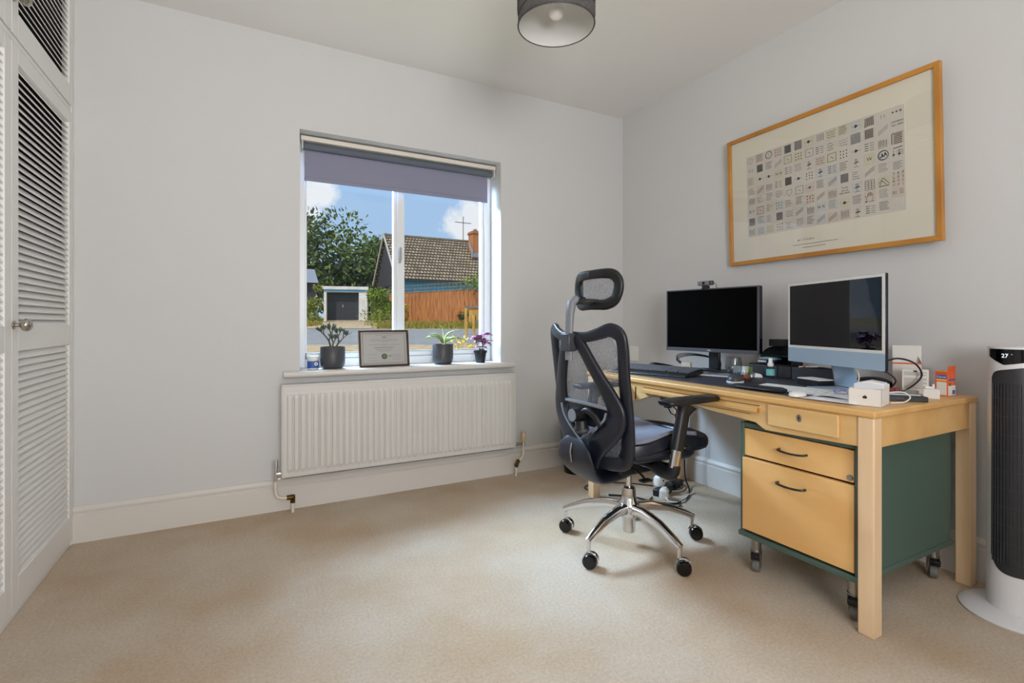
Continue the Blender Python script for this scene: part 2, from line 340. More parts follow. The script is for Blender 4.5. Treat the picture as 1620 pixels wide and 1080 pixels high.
# skirting: profile swept along wall
def skirt(name, p0, p1, n):
    prof = [(0, 0), (.019, 0), (.019, .126), (.012, .132), (.012, .137), (.017, .141), (.018, .150), (.013, .158), (.008, .166), (0, .168)]
    b = MB(); k = len(prof)
    vs = [(p[0]+n[0]*a, p[1]+n[1]*a, z) for p in (p0, p1) for a, z in prof]
    b._add(vs, [(i, (i+1) % k, k+(i+1) % k, k+i) for i in range(k)]+[tuple(range(k)), tuple(range(k, 2*k))])
    return struct(b.build(name, 'trim', smooth=30))
skirt('baseboard_back', (-.695, YB), (XR, YB), (0, -1)); skirt('baseboard_right', (XR, YN), (XR, YB), (-1, 0))
skirt('baseboard_rear', (XL, YN), (XR, YN), (0, 1)); skirt('baseboard_left', (XL, YN), (XL, .96), (1, 0))

# ------------------------------------------------------------------ window in the back wall
FY = 3.18
win = MB(); fw = .045
win.box(WX0, WX0+fw, FY, FY+.07, WZ0, WZ1); win.box(WX1-fw, WX1, FY, FY+.07, WZ0, WZ1); win.box(WX0+fw, WX1-fw, FY, FY+.07, WZ0, WZ0+.05); win.box(WX0+fw, WX1-fw, FY, FY+.07, WZ1-.05, WZ1); win.box(.868, .912, FY, FY+.07, WZ0+.05, WZ1-.05)
w1 = struct(win.build('window_1', 'upvc', bevel=.004))
sash = MB()
for x0, x1 in ((WX0+fw, .868), (.912, WX1-fw)):
    y0, y1 = FY+.012, FY+.055; z0, z1 = WZ0+.05, WZ1-.05; s_ = .028
    if x0 > .9: x0 -= .004
    sash.box(x0, x0+s_*.35, y0, y1, z0, z1); sash.box(x1-s_*.75, x1, y0, y1, z0, z1); sash.box(x0, x1, y0, y1, z0, z0+.034); sash.box(x0, x1, y0, y1, z1-s_, z1)
sash.build('sash', 'upvc', w1, bevel=.003)
gasket = MB()
for z in (WZ0+.05, WZ0+.084): gasket.box(WX0+fw, WX1-fw, FY+.010, FY+.013, z-.002, z+.001)
tag(gasket.build('gasket', 'midgrey', w1, smooth=0), 'thin grey seal line')
for x0, x1 in ((WX0+fw+.01, .862), (.912, WX1-fw-.02)):
    MB().box(x0, x1, FY+.03, FY+.036, WZ0+.08, WZ1-.07).build('glass_pane', 'glass', w1, smooth=0)
hb = MB(); hb.box(.874, .894, FY-.012, FY, 1.42, 1.50); hb.box(.872, .884, FY-.035, FY-.012, 1.40, 1.50); tag(hb.build('window_handle', 'steel', w1, bevel=.003), 'small metal window handle')
# sill board
prof = [(2.968, .722), (2.960, .728), (2.956, .738), (2.960, .749), (2.968, .755), (YB+.17, .755), (YB+.17, .722)]
b = MB(); b.prism([(y, z) for y, z in prof[:5]]+[(YB, .755), (YB, .722)], .19, 1.605, 'x'); b.prism([(YB-.001, .722), (YB-.001, .755), (3.19, .755), (3.19, .722)], WX0, WX1, 'x')
struct(b.build('window_sill', 'trim', w1, smooth=30, bevel=.004))
# roller blind
bl = thing('roller_blind', 'slate grey roller blind pulled a little way down over the window', 'window blind', (.30, 3.12, 2.05))
MB().box(-.012, 1.222, -.035, .03, .012, .038).build('head_rail', 'cream', bl, bevel=.004)
MB().lathe([(.021, .004), (.021, 1.205)], (0, 0, -.012), 24, 'x').build('fabric_roll', 'blindroll', bl)
MB().box(.012, 1.18, .012, .0135, -.185, -.012).build('fabric', 'blind', bl, smooth=0)
MB().box(.012, 1.18, .008, .018, -.207, -.185).build('hem_bar', 'blind', bl, bevel=.003)
for x in (-.005, 1.212): MB().box(x, x+.006, -.03, .025, -.035, .03).build('end_bracket', 'white', bl, bevel=.002)

# ------------------------------------------------------------------ fitted wardrobe with louvred doors
WF = -.695
wr = thing('fitted_wardrobe', 'white fitted wardrobe with louvred doors filling the left side wall', 'wardrobe', (WF, 1.65, 0))
def L(y): return y-1.65
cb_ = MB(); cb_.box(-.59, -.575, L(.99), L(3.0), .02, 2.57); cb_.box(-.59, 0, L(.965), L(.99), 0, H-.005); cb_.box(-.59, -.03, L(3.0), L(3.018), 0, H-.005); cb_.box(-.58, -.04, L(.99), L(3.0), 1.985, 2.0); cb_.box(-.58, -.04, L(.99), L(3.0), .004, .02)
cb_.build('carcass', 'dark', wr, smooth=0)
fr = MB(); fr.box(-.035, 0, L(2.988), L(3.018), 0, H-.005); fr.box(-.035, -.003, L(.965), L(2.99), 1.988, 2.008); fr.box(-.035, -.003, L(.965), L(2.99), 2.565, H-.005); fr.box(-.035, -.006, L(.965), L(2.99), 0, .018)
fr.build('face_frame', 'wardrobe', wr, bevel=.002)
def knob(parent, y, z, name='door_knob'):
    k = MB(); k.lathe([(.0, 0), (.015, 0), (.015, .004), (.008, .006), (.007, .016), (.010, .019), (.018, .023), (.022, .031), (.021, .040), (.014, .047), (.0, .049)], (0, y, z), 20, 'x', caps=False)
    tag(k.build(name, 'nickel', parent), 'round worn metal knob')
def louvres(y0, y1, z0, z1, p=.0265):
    m = MB(); z = z0; n = int(round((z1-z0)/p)); p = (z1-z0)/n
    for i in range(n):
        z = z0+i*p; x0, x1 = -.004, -.022; t = .0062
        m.prism([(x0, z-.002), (x0, z-.002+t), (x1, z+p+.003), (x1, z+p+.003-t)], y0, y1, 'y')
    return m
def door(y0, y1, z0, z1, midz=None, kn=None, st=.058, str_=.030):
    f = MB(); x0, x1 = -.028, 0
    f.box(x0, x1, y0, y0+st, z0, z1); f.box(x0, x1, y1-str_, y1, z0, z1)
    f.box(x0, x1, y0+st, y1-str_, z0, z0+.112 if midz else z0+.09); f.box(x0, x1, y0+st, y1-str_, z1-.055, z1)
    if midz: f.box(x0, x1, y0+st, y1-str_, midz[0], midz[1])
    o = f.build('door', 'wardrobe', wr, bevel=.002)
    segs = [(z0+.112, midz[0]), (midz[1], z1-.055)] if midz else [(z0+.09, z1-.055)]
    for a, c in segs: louvres(y0+st, y1-str_, a, c).build('louvre_panel', 'wardrobe', o, smooth=0)
    if kn: knob(o, kn[0], kn[1])
door(L(2.313), L(2.986), .022, 1.983, (.921, 1.008), (L(2.326), 1.012))
door(L(1.640), L(2.309), .022, 1.983, (.921, 1.008), None, .03, .055)
door(L(.990), L(1.636), .022, 1.983, (.921, 1.008))
door(L(2.313), L(2.986), 2.012, 2.560, None, (L(2.322), 2.135))
door(L(1.640), L(2.309), 2.012, 2.560, None, None, .03, .055); door(L(.990), L(1.636), 2.012, 2.560)

# ------------------------------------------------------------------ radiator
rd = thing('radiator', 'wide white ribbed panel radiator fixed below the window sill', 'radiator', (.183, 2.92, .196))
def ribs(u, v):
    x = u*1.4; z = v*.494; P = 1.36/42
    if z > .028 and z < .444 and .02 < x < 1.38:
        a = ((x-.02) % P)/P
        h = 1-max(0, abs(a-.5)-.29)/.12
        h = max(0, min(1, h)); e = min(1, min(z-.028, .444-z)/.012)
        return (x, -.010*h*e, z)
    return (x, 0, z)
b = MB(); b.grid(ribs, 420, 60); b.build('front_panel', 'rad', rd, smooth=50, solid=.002)
b = MB(); b.box(0, 1.4, .066, .072, 0, .49); b.build('rear_panel', 'rad', rd, smooth=0)
b = MB(); b.box(-.004, 1.404, -.003, .074, .484, .494); b.build('top_grille', 'rad', rd, bevel=.003)
for i in range(2):
    x = (-.006, 1.4)[i]; MB().box(x, x+.006, -.002, .072, 0, .49).build('side_cover', 'rad', rd, bevel=.002)
b = MB(); b.box(.01, 1.39, .006, .06, -.004, .002); tag(b.build('bottom_shade_strip', 'midgrey', rd, smooth=0), 'dark strip standing for the shadow along the bottom edge')  # shadow under the panel put in as a dark strip
b = MB(); b.tube([(-.032, .03, -.008), (1.479, .03, .004)], .0045, 8); b.build('link_pipe', 'chrome', rd)
v = MB(); v.cyl((-.032, .03, -.02), (-.032, .03, .055), .010); v.cyl((-.032, .03, .05), (-.032, .03, .095), .0135, .012); v.cyl((-.032, .03, .02), (.0, .03, .02), .009); v.cyl((-.018, .03, .02), (-.008, .03, .02), .014)
vv = v.build('lockshield_valve', 'chrome', rd)
v = MB(); v.cyl((1.479, .03, -.01), (1.479, .03, .03), .010); v.cyl((1.479, .03, .022), (1.41, .03, .022), .009); v.cyl((1.479, .03, .03), (1.479, .03, .095), .0105, .010)
vv = v.build('thermostat_valve', 'chrome', rd)
v = MB(); v.lathe([(.010, .028), (.0145, .034), (.0155, .06), (.0145, .078), (.011, .082)], (1.479, .03, 0), 20); tag(v.build('valve_cap', 'valve', vv), 'beige plastic valve cap')
v = MB(); v.tube(bez([(-.032, .03, -.02), (-.032, .03, -.06), (-.026, .03, -.095), (-.005, .03, -.112), (.03, .03, -.115)]), .0085, 12); v.tube([(.052, .03, -.135), (.052, .03, -.196)], .0085, 12)
v.build('feed_pipe', 'pipe', rd)
v = MB(); v.cyl((.022, .03, -.115), (.052, .03, -.115), .0125); v.cyl((.052, .03, -.105), (.052, .03, -.145), .0125); v.sphere((.05, .03, -.115), .014); tag(v.build('elbow_joint', 'brass', rd), 'brown brass elbow joint')
v = MB(); v.tube(bez([(1.479, .03, -.01), (1.479, .03, -.05), (1.468, .03, -.08), (1.440, .03, -.100)]), .0085, 12); v.tube([(1.425, .03, -.135), (1.422, .03, -.196)], .0085, 12); v.build('feed_pipe', 'pipe', rd)
v = MB(); v.sphere((1.438, .03, -.102), .0145); v.sphere((1.426, .03, -.122), .0145); v.cyl((1.438, .03, -.10), (1.425, .03, -.14), .011); tag(v.build('elbow_joint', 'brass', rd), 'brown brass elbow joint')

# ------------------------------------------------------------------ pendant lamp
lp = thing('ceiling_pendant_lamp', 'round charcoal fabric drum lampshade hanging from the ceiling', 'ceiling lamp', (1.091, 1.673, 2.19))
b = MB(); b.lathe([(.150, 0), (.150, .20)], n=64, caps=False); sh = b.build('lampshade', 'shade', lp, solid=.002)
for r_, z in ((.1515, .004), (.1515, .196)):
    b = MB(); b.tube([(r_*cos(a*pi/32), r_*sin(a*pi/32), z) for a in range(65)], .002, 6); b.build('rim', 'midgrey', sh)
b = MB(); random.seed(3)
for i in range(9):
    a = i*2*pi/9; w = .27; z0 = .03+.02*(i % 2); z1 = z0+.11
    pts = [(a, z0), (a+w*2, z0+.015), (a+w*2, z1), (a, z1-.01), (a, z0)]
    path = []
    for (a0, q0), (a1, q1) in zip(pts, pts[1:]):
        for k in range(6): t = k/6; path.append((.1525*cos(a0+(a1-a0)*t), .1525*sin(a0+(a1-a0)*t), q0+(q1-q0)*t))
    b.tube(path+[path[0]], .0013, 4)
b.build('stitched_squares', 'black', sh)
MB().lathe([(.1475, .003), (.1475, .197)], n=64, caps=False).build('lining', 'shadein', lp)
b = MB(); b.cyl((0, 0, .10), (0, 0, .16), .02); b.cyl((0, 0, .16), (0, 0, .385), .004); b.lathe([(.045, .385), (.045, .400)])
for k in range(3): a = k*2*pi/3; b.tube([(0, 0, .19), (.149*cos(a), .149*sin(a), .19)], .0018, 6)
b.build('fitting', 'white', lp)
b = MB(); b.lathe([(.0, .028), (.016, .031), (.027, .042), (.030, .056), (.026, .075), (.016, .095), (.014, .11)], caps=False); tag(b.build('bulb', 'bulb', lp), 'white opal light bulb')

# ------------------------------------------------------------------ things on the sill
SZ = .755
def leaf(mb, base, d, up, ln, wd, curl=.2, n=5):
    base = Vector(base); d = Vector(d).normalized(); s_ = d.cross(Vector(up)).normalized(); u = s_.cross(d)
    prev = None
    for i in range(n+1):
        t = i/n; w = wd*sin(pi*min(1, .08+t*.92))**.8*.5; c = base+d*ln*t+u*(ln*curl*(t-t*t*1.7))
        row = (c+s_*w+u*w*.3, c, c-s_*w+u*w*.3)
        if prev: mb._add([prev[0], prev[1], row[1], row[0]], [(0, 1, 2, 3)]); mb._add([prev[1], prev[2], row[2], row[1]], [(0, 1, 2, 3)])
        prev = row
def pot(name, label, loc, r, h):
    t = thing(name, label, 'plant pot', loc)
    b = MB(); b.lathe([(0, .001), (r*.72, .001), (r*.86, h*.05), (r*.97, h*.16), (r, h*.35), (r, h*.98), (r*.97, h), (r*.92, h), (r*.92, h*.86), (0, h*.86)], n=40, caps=False); b.build('pot', 'pot', t, smooth=50)
    MB().lathe([(0, h*.87), (r*.915, h*.87)], n=24, caps=False).build('soil', 'soil', t)
    return t
b1 = MB(); b1.lathe([(0, 0), (.029, 0), (.031, .004), (.031, .052), (0, .053)], n=28, caps=False)
jar = thing('pill_tub', 'small tub with a white lid and blue label at the left end of the sill', 'jar', (.352, 3.07, SZ))
b1.build('tub', 'white', jar); MB().lathe([(.0315, .008), (.0315, .048)], n=28, caps=False).build('label_band', 'blue', jar); b = MB(); b.lathe([(0, .053), (.033, .053), (.033, .072), (.031, .075), (0, .075)], n=28, caps=False); b.build('lid', 'white', jar)
b = MB(); b.lathe([(.004, 0), (.010, 0), (.010, .001), (.004, .001)], n=16, axis='y', caps=False, c=(.012, -.0325, .032)); b.build('round_logo', 'white', jar)
p1 = pot('succulent_pot', 'round charcoal pot with an upright grey-green branching succulent', (.458, 3.07, SZ), .0685, .127)
st_ = MB(); lf = MB(); random.seed(11)
def branch(p, d, ln, r, depth):
    p = Vector(p); d = Vector(d).normalized(); q = p+d*ln
    st_.tube([p, (p+q)/2+Vector((random.uniform(-.003, .003), 0, 0)), q], [r, r*.9, r*.8], 7)
    if depth == 0:
        for i in range(7):
            a = random.uniform(0, 2*pi); dd = (d*1.1+Vector((cos(a), sin(a)*.8, .3))*.8).normalized(); o = q-d*ln*.5*random.random()
            lf.sweep([o, o+dd*.010, o+dd*.022, o+dd*.030], [.003, .012, .011, .002], [.002, .006, .006, .002], (0, 0, 1), 6)
        return
    for k in (-1, 1): branch(q, d+Vector((k*.55, random.uniform(-.3, .3), .25)), ln*.78, r*.75, depth-1)
branch((-.004, 0, .105), (-.32, 0, 1), .058, .0060, 2); branch((.010, 0, .105), (.5, .1, .9), .050, .0060, 2); branch((.0, .0, .105), (.12, .3, 1), .046, .0055, 1)
st_.build('stem', 'stem', p1); lf.build('leaves', 'jade', p1)
p2 = pot('leafy_plant_pot', 'round charcoal pot with a few long green leaves, right of the framed certificate', (1.130, 3.06, SZ), .0665, .128)
st_ = MB(); lf = MB()
st_.tube([(.0, 0, .11), (.004, 0, .17), (.0, .0, .235)], [.006, .005, .003], 8); st_.tube([(.012, 0, .11), (.018, 0, .17), (.03, 0, .20)], [.004, .003, .002], 6); st_.build('stem', 'leafedge', p2)
for bs, d, ln, w in (((-.003, 0, .135), (-1, -.2, .62), .115, .05), ((-.003, 0, .15), (-.95, .3, .9), .085, .04), ((.014, 0, .14), (.75, -.2, 1.3), .105, .04), ((.012, 0, .13), (1, -.2, .42), .13, .052), ((.012, 0, .13), (.9, .4, .7), .09, .04), ((0, 0, .2), (-.2, 0, 1), .05, .018)):
    leaf(lf, bs, d, (0, 0, 1), ln*1.1, w*1.6, .45, 8)
lf.build('leaves', 'leafg', p2, solid=.0015)
pp = thing('purple_plant_pot', 'small black plastic pot with purple-leaved plant at right end of sill', 'plant pot', (1.395, 3.06, SZ))
b = MB(); b.lathe([(0, .001), (.031, .001), (.041, .066), (.045, .066), (.046, .080), (.042, .081), (.040, .070), (0, .070)], n=32, caps=False); b.build('pot', 'black', pp); MB().lathe([(0, .071), (.0395, .071)], n=20, caps=False).build('soil', 'soil', pp)
st_ = MB(); lf = MB(); random.seed(5)
for i in range(5):
    a = i*1.3; top = (cos(a)*.035, sin(a)*.03, .13+.012*i); st_.tube(bez([(0, 0, .07), (cos(a)*.012, sin(a)*.01, .10), top], 4), .0022, 6)
    for k in range(6):
        q = a+k*1.05+random.uniform(-.3, .3); leaf(lf, top, (cos(q), sin(q)*.8, random.uniform(-.25, .6)), (0, 0, 1), random.uniform(.045, .068), .048, .3)
for q in (.2, 2.6, 3.5, 5.2): leaf(lf, (0, 0, .10), (cos(q), sin(q), .1), (0, 0, 1), .055, .03, .3)
st_.build('stem', 'stem', pp); lf.build('leaves', 'leafp', pp, solid=.001)
# certificate
ct = thing('framed_certificate', 'framed certificate in a mahogany frame leaning on the window sill', 'picture frame', mtx=Matrix.Translation((.605, 3.045, SZ)) @ Matrix.Rotation(R(2), 4, 'Z') @ Matrix.Rotation(R(-9), 4, 'X'))
b = MB(); cw, ch_ = .305, .222
for x0, x1, z0, z1 in ((0, .011, 0, ch_), (cw-.011, cw, 0, ch_), (.011, cw-.011, 0, .011), (.011, cw-.011, ch_-.011, ch_)): b.box(x0, x1, -.009, .009, z0, z1)
b.build('frame', 'mahog', ct, bevel=.002); MB().box(.01, cw-.01, .003, .006, .01, ch_-.01).build('mount', 'cert', ct, smooth=0)
b = MB()
def hl(x0, x1, z, t=.0009): b.box(x0, x1, .0018, .003, z-t/2, z+t/2)
b.mi = 1
for (x0, x1, z0, z1) in ((.024, cw-.024, .020, .0215), (.024, cw-.024, ch_-.0215, ch_-.020), (.024, .0255, .02, ch_-.02), (cw-.0255, cw-.024, .02, ch_-.02)): b.box(x0, x1, .0018, .003, z0, z1)
b.mi = 0
for z, x0, x1 in ((.190, .10, .205), (.166, .07, .24), (.158, .07, .24), (.150, .14, .175), (.134, .06, .25), (.127, .14, .17), (.107, .105, .205), (.101, .105, .205), (.094, .12, .19), (.075, .045, .105), (.070, .195, .255), (.060, .20, .25), (.055, .05, .10), (.045, .20, .255), (.040, .05, .105)): hl(x0, x1, z)
hl(.09, .215, .1165, .0022); b.box(.142, .168, .0018, .003, .177, .182); b.box(.176, .196, .0018, .003, .063, .067)
b.build('certificate_text', ['ink2', 'green2'], ct, smooth=0)
b = MB(); b.lathe([(0, .0012), (.0165, .0012), (.0165, .003)], (.152, 0, .062), 28, 'y', caps=False); b.mi = 1; b.lathe([(0, .0006), (.0115, .0006), (.0115, .0012)], (.152, 0, .062), 28, 'y', caps=False); b.build('round_seal', ['gdoor', 'green2'], ct)
b = MB(); b.box(.13, .16, .009, .011, .02, .16); b.build('stand', 'black', ct)

# ------------------------------------------------------------------ desk
DX, DY = 1.785, .877
dk = thing('desk', 'long beech wood desk with a shaped front rail against the right wall', 'desk', (DX, DY, 0))
MB().box(-.006, .737, -.006, 1.526, .712, .735).build('tabletop', 'wood', dk, bevel=.006, seg=3)
for x, y in ((0, 0), (.687, 0), (0, 1.468), (.687, 1.468)): MB().box(x, x+.05, y, y+.05, 0, .712).build('leg', 'woodleg', dk, bevel=.004)
low = [(.05, .612), (.36, .603), (.387, .603), (.405, .612), (.428, .625), (.515, .631), (.658, .640), (.75, .652), (.88, .660), (1.0, .655), (1.05, .640), (1.095, .622), (1.14, .612), (1.468, .610)]
b = MB(); b.prism([(y, z) for y, z in low]+[(1.468, .712), (.05, .712)], .006, .028, 'x'); b.build('front_rail', 'rail', dk, bevel=.002)
for y in (.006, 1.49): MB().box(.05, .687, y, y+.022, .612, .712).build('end_rail', 'wood', dk, bevel=.002)
MB().box(.69, .712, .05, 1.468, .612, .712).build('back_rail', 'wood', dk, bevel=.002)
d1 = MB().box(-.006, .006, .107, .368, .627, .706).build('drawer_front', 'rail', dk, bevel=.003)
b = MB(); b.lathe([(0, -.0085), (.0085, -.0085), (.0095, -.006)], (0, .243, .674), 24, 'x', caps=False, sy=1.5); k_ = tag(b.build('keyhole_plate', 'steel', d1), 'oval metal keyhole plate')
b = MB(); b.lathe([(0, -.0092), (.0028, -.0092), (.0028, -.008)], (0, .243, .677), 16, 'x', caps=False); b.box(-.0092, -.008, .2415, .2445, .666, .676); b.build('keyhole', 'gloss', k_)
b = MB(); b.box(-.014, .006, .406, 1.055, .668, .686); pt = b.build('pencil_tray', 'wood', dk, bevel=.002)
b = MB(); b.box(-.0145, -.002, .4035, .406, .669, .685); b.build('tray_end', 'woodend', pt, smooth=0)
b = MB(); b.box(.0045, .0065, .41, 1.06, .692, .6945); b.box(.0045, .0065, .45, 1.02, .655, .6565); b.box(.004, .0065, 1.115, 1.122, .625, .69); tag(b.build('rail_slot_shade', 'groove', dk, smooth=0), 'dark strips standing for the shade in the front rail slots')  # slot shade laid on the rail as dark strips, nothing is cut
b = MB(); b.box(1.872, 2.47, 1.10, 2.33, .7352, .738); tag(b.build('desk_mat', 'mat', bevel=.001), 'large scuffed black mat covering most of the desk top', 'desk mat')

# ------------------------------------------------------------------ pedestal on casters
pd = thing('drawer_pedestal', 'green pedestal on casters with two beech drawers under the right of the desk', 'drawer unit', (1.815, .935, 0))
DW, DD, Z0, Z1 = .457, .65, .162, .613
b = MB(); b.box(0, DD, 0, .016, Z0, Z1); b.box(0, DD, DW-.016, DW, Z0, Z1); b.box(0, DD, .016, DW-.016, Z1-.02, Z1); b.box(DD-.014, DD, .016, DW-.016, Z0, Z1-.02); b.box(-.006, DD+.004, -.004, DW+.006, Z0-.016, Z0+.004)
b.build('cabinet_body', 'green', pd, bevel=.003)
for z0, z1, hz in ((.478, .588, .532), (.176, .470, .406)):
    y0 = .020 if z0 > .3 else .016; y1 = DW-y0+.004
    d = MB().box(.004 if z0 > .3 else -.004, .02, y0, y1, z0, z1).build('drawer', 'wooddr', pd, bevel=.002)
    xf = .004 if z0 > .3 else -.004
    h = MB(); h.sweep(bez([(xf, .288, hz+.003), (xf-.016, .284, hz+.002), (xf-.021, .262, hz), (xf-.022, .235, hz-.001), (xf-.021, .208, hz), (xf-.016, .186, hz+.002), (xf, .182, hz+.003)], 5), .010, .008, (0, 0, 1), 8); tag(h.build('drawer_handle', 'handle', d), 'curved dark metal pull')
    if z0 > .3: tag(MB().lathe([(0, -.006), (.009, -.006), (.010, -.003), (.010, .002)], (.004, .032, .494), 20, 'x', caps=False).build('lock', 'steel', d), 'round steel lock')
def caster(x, y, a):
    c = MB(); c.cyl((x, y, Z0-.016), (x, y, .095), .019, n=24); c.cyl((x, y, .095), (x, y, .088), .022, n=24)
    T = Matrix.Translation((x, y, 0)) @ Matrix.Rotation(a, 4, 'Z'); c.X = T
    c.prism([(-.022, .088), (.020, .088), (.018, .05), (.012, .022), (.002, .022), (-.010, .055)], -.019, -.015, 'y'); c.prism([(-.022, .088), (.020, .088), (.018, .05), (.012, .022), (.002, .022), (-.010, .055)], .015, .019, 'y'); c.box(-.022, .02, -.019, .019, .084, .088)
    o = c.build('caster', 'steel', pd, smooth=40)
    w = MB(); w.X = T; w.lathe([(.006, -.013), (.024, -.013), (.027, -.009), (.027, .009), (.024, .013), (.006, .013)], (.008, 0, .0275), 28, 'y'); w.build('caster_wheel', 'rubber', o)
    w = MB(); w.X = T; w.cb((-.026, 0, .075), (.022, .032, .022), Matrix.Rotation(R(-20), 3, 'Y')); w.build('brake_lever', 'black', o, bevel=.002)
for x, y, a in ((.035, .41, .5), (.035, .035, .35), (.615, .045, .6), (.61, .41, .3)): caster(x, y, a)

# ------------------------------------------------------------------ office chair (faces +x)
chr_ = thing('office_chair', 'black mesh office chair with headrest and chrome star base at the desk', 'office chair', (1.575, 1.80, 0))
def bs(y, z): return -.24+.065*(1.0-z)/.5-.08*(1-(y/.27)**2)
def on(pts, dx=0): return [(bs(y, z)+dx, y, z) for y, z in pts]
def mir(pts): return [(x, -y, z) for x, y, z in pts]
fr = MB()
outer = [(0, .962), (-.08, .960), (-.15, .975), (-.20, .990), (-.234, .972), (-.2435, .925), (-.238, .80), (-.236, .70), (-.232, .60), (-.226, .52), (-.212, .455), (-.17, .434), (-.09, .430), (0, .430)]
ow = [.042, .044, .050, .058, .062, .058, .060, .064, .072, .072, .062, .056, .054, .054]
for sgn in (1, -1):
    P = bez(on(outer), 6); Wd = interp(ow, len(outer), 6)
    if sgn < 0: P = [Vector((p.x, -p.y, p.z)) for p in P]
    fr.sweep(P, Wd, .026, (1, 0, 0), 16, 3)
    dg = [(-.030, .955), (-.058, .925), (-.100, .855), (-.140, .785), (-.178, .715), (-.198, .655), (-.192, .610), (-.160, .566), (-.115, .522), (-.075, .480), (-.045, .425)]
    P = bez(on(dg, -.006), 6); Wd = interp([.046, .054, .058, .064, .080, .100, .108, .106, .104, .104, .10], len(dg), 6)
    if sgn < 0: P = [Vector((p.x, -p.y, p.z)) for p in P]
    fr.sweep(P, Wd, .030, (1, 0, 0), 16, 3)
hull = [(-.300, 0, .520), (-.308, 0, .480), (-.302, 0, .430), (-.278, 0, .385), (-.235, 0, .350), (-.17, 0, .338), (-.08, 0, .345), (.02, 0, .36)]
fr.sweep(bez(hull, 5), interp([.12, .22, .26, .245, .21, .17, .14, .12], len(hull), 5), interp([.02, .03, .036, .04, .045, .05, .055, .055], len(hull), 5), (-.7, 0, -.7), 20, 2.6)
fr.build('back_frame', 'navy', chr_, smooth=60)
b = MB(); tr = [(-.163, .648), (-.150, .618), (-.118, .588), (-.07, .557), (-.03, .532), (0, .512)]
full = on(tr, -.020)+[(x, -y, z) for x, y, z in reversed(on(tr, -.020)[:-1])]
b.sweep(bez(full, 4), .008, .010, (1, 0, 0), 8); tag(b.build('edge_glint_strip', 'greyplastic', chr_), 'pale trim edge standing for a light reflection along the back opening')  # reflected light along the edge modelled as a pale strip
b = MB(); b.sweep([(-.322, 0, .500), (-.329, 0, .465), (-.322, 0, .418)], .008, .006, (1, 0, 0), 8); tag(b.build('badge_strip', 'steel', chr_), 'thin vertical silver strip')
def bm_(u, v):
    y = (u-.5)*2; z = (v-.5)*2; y2 = y*math.sqrt(1-z*z*.35)*.245; z2 = .71+z*math.sqrt(1-y*y*.12)*.262; return (bs(y2, z2)+.012, y2, z2)
b = MB(); b.grid(bm_, 20, 24); tag(b.build('back_mesh', 'backmesh', chr_), 'see-through grey mesh')
# lumbar pad and knob
b = MB(); b.grid(lambda u, v: (bs((u-.5)*.36, .63)+.010+.010*sin(v*pi), (u-.5)*.36, .575+v*.095), 14, 6); lb = b.build('lumbar_pad', 'navy', chr_, solid=.018)
b = MB(); P = [(bs(y, .67)+.006, y, .672-.35*y*y) for y in [i*.17/8-.17 for i in range(17)]]; b.sweep(P, .016, .014, (1, 0, 0), 8); b.build('pad_edge', 'greyplastic', lb)
b = MB(); b.cyl((-.325, -.010, .622), (-.27, -.010, .622), .030, n=28); b.sweep(bez([(-.285, -.02, .622), (-.285, -.06, .645), (-.275, -.105, .625), (-.265, -.13, .59)], 5), .03, .024, (1, 0, 0), 10); b.cyl((-.29, -.03, .56), (-.29, -.03, .60), .034, .022, 24); kb_ = b.build('lumbar_adjuster', 'black', chr_, smooth=50)
MB().cyl((-.329, -.010, .622), (-.325, -.010, .622), .027, n=28).build('adjuster_cap', 'greyplastic', kb_)
b = MB(); b.sphere((-.290, -.03, .560), .030, 20, (1, 1.3, .6)); b.build('adjuster_base', 'midgrey', kb_)
# headrest
b = MB(); b.sweep([(-.335, 0, .86), (-.336, 0, .93), (-.334, 0, 1.0), (-.330, 0, 1.06), (-.322, 0, 1.105), (-.300, 0, 1.122), (-.26, 0, 1.118)], [.046, .046, .046, .046, .046, .046, .040], [.020, .022, .024, .028, .034, .034, .030], (1, 0, 0), 14); stem = b.build('headrest_stem', 'greyplastic', chr_, smooth=60)
b = MB(); b.box(-.360, -.312, -.032, .032, .898, .975); b.build('stem_holder', 'midgrey', chr_, bevel=.006)
b = MB(); b.box(-.312, -.28, -.045, .045, .905, .968); b.build('stem_bracket', 'black', chr_, bevel=.008)
b = MB(); b.box(-.3595, -.358, -.020, .020, .950, .957); tag(b.build('holder_band', 'white', chr_, smooth=0), 'pale band on the holder')
b = MB(); b.sweep([(-.30, 0, 1.112), (-.26, .0, 1.112), (-.225, .0, 1.112), (-.19, .0, 1.108)], [.05, .06, .10, .14], .028, (0, 0, 1), 12); b.build('headrest_pivot', 'black', chr_)
hr = [(0, 1.233), (-.07, 1.233), (-.118, 1.226), (-.140, 1.198), (-.141, 1.160), (-.126, 1.120), (-.092, 1.100), (-.045, 1.098), (0, 1.099)]
def hx(y): return -.215+.05*(y/.17)**2
b = MB()
for s_ in (1, -1): b.sweep(bez([(hx(y), y*s_, z) for y, z in hr], 6), interp([.040, .042, .046, .052, .054, .052, .048, .044, .044], 9, 6), .026, (1, 0, 0), 14, 2.6)
b.build('headrest_frame', 'black', chr_, smooth=60)
b = MB(); b.grid(lambda u, v: (hx((u-.5)*.23)+.006, (u-.5)*.235*math.sqrt(1-((v-.55)*1.5)**2*.5), 1.105+v*.138), 12, 8); b.build('headrest_mesh', 'backmesh', chr_)
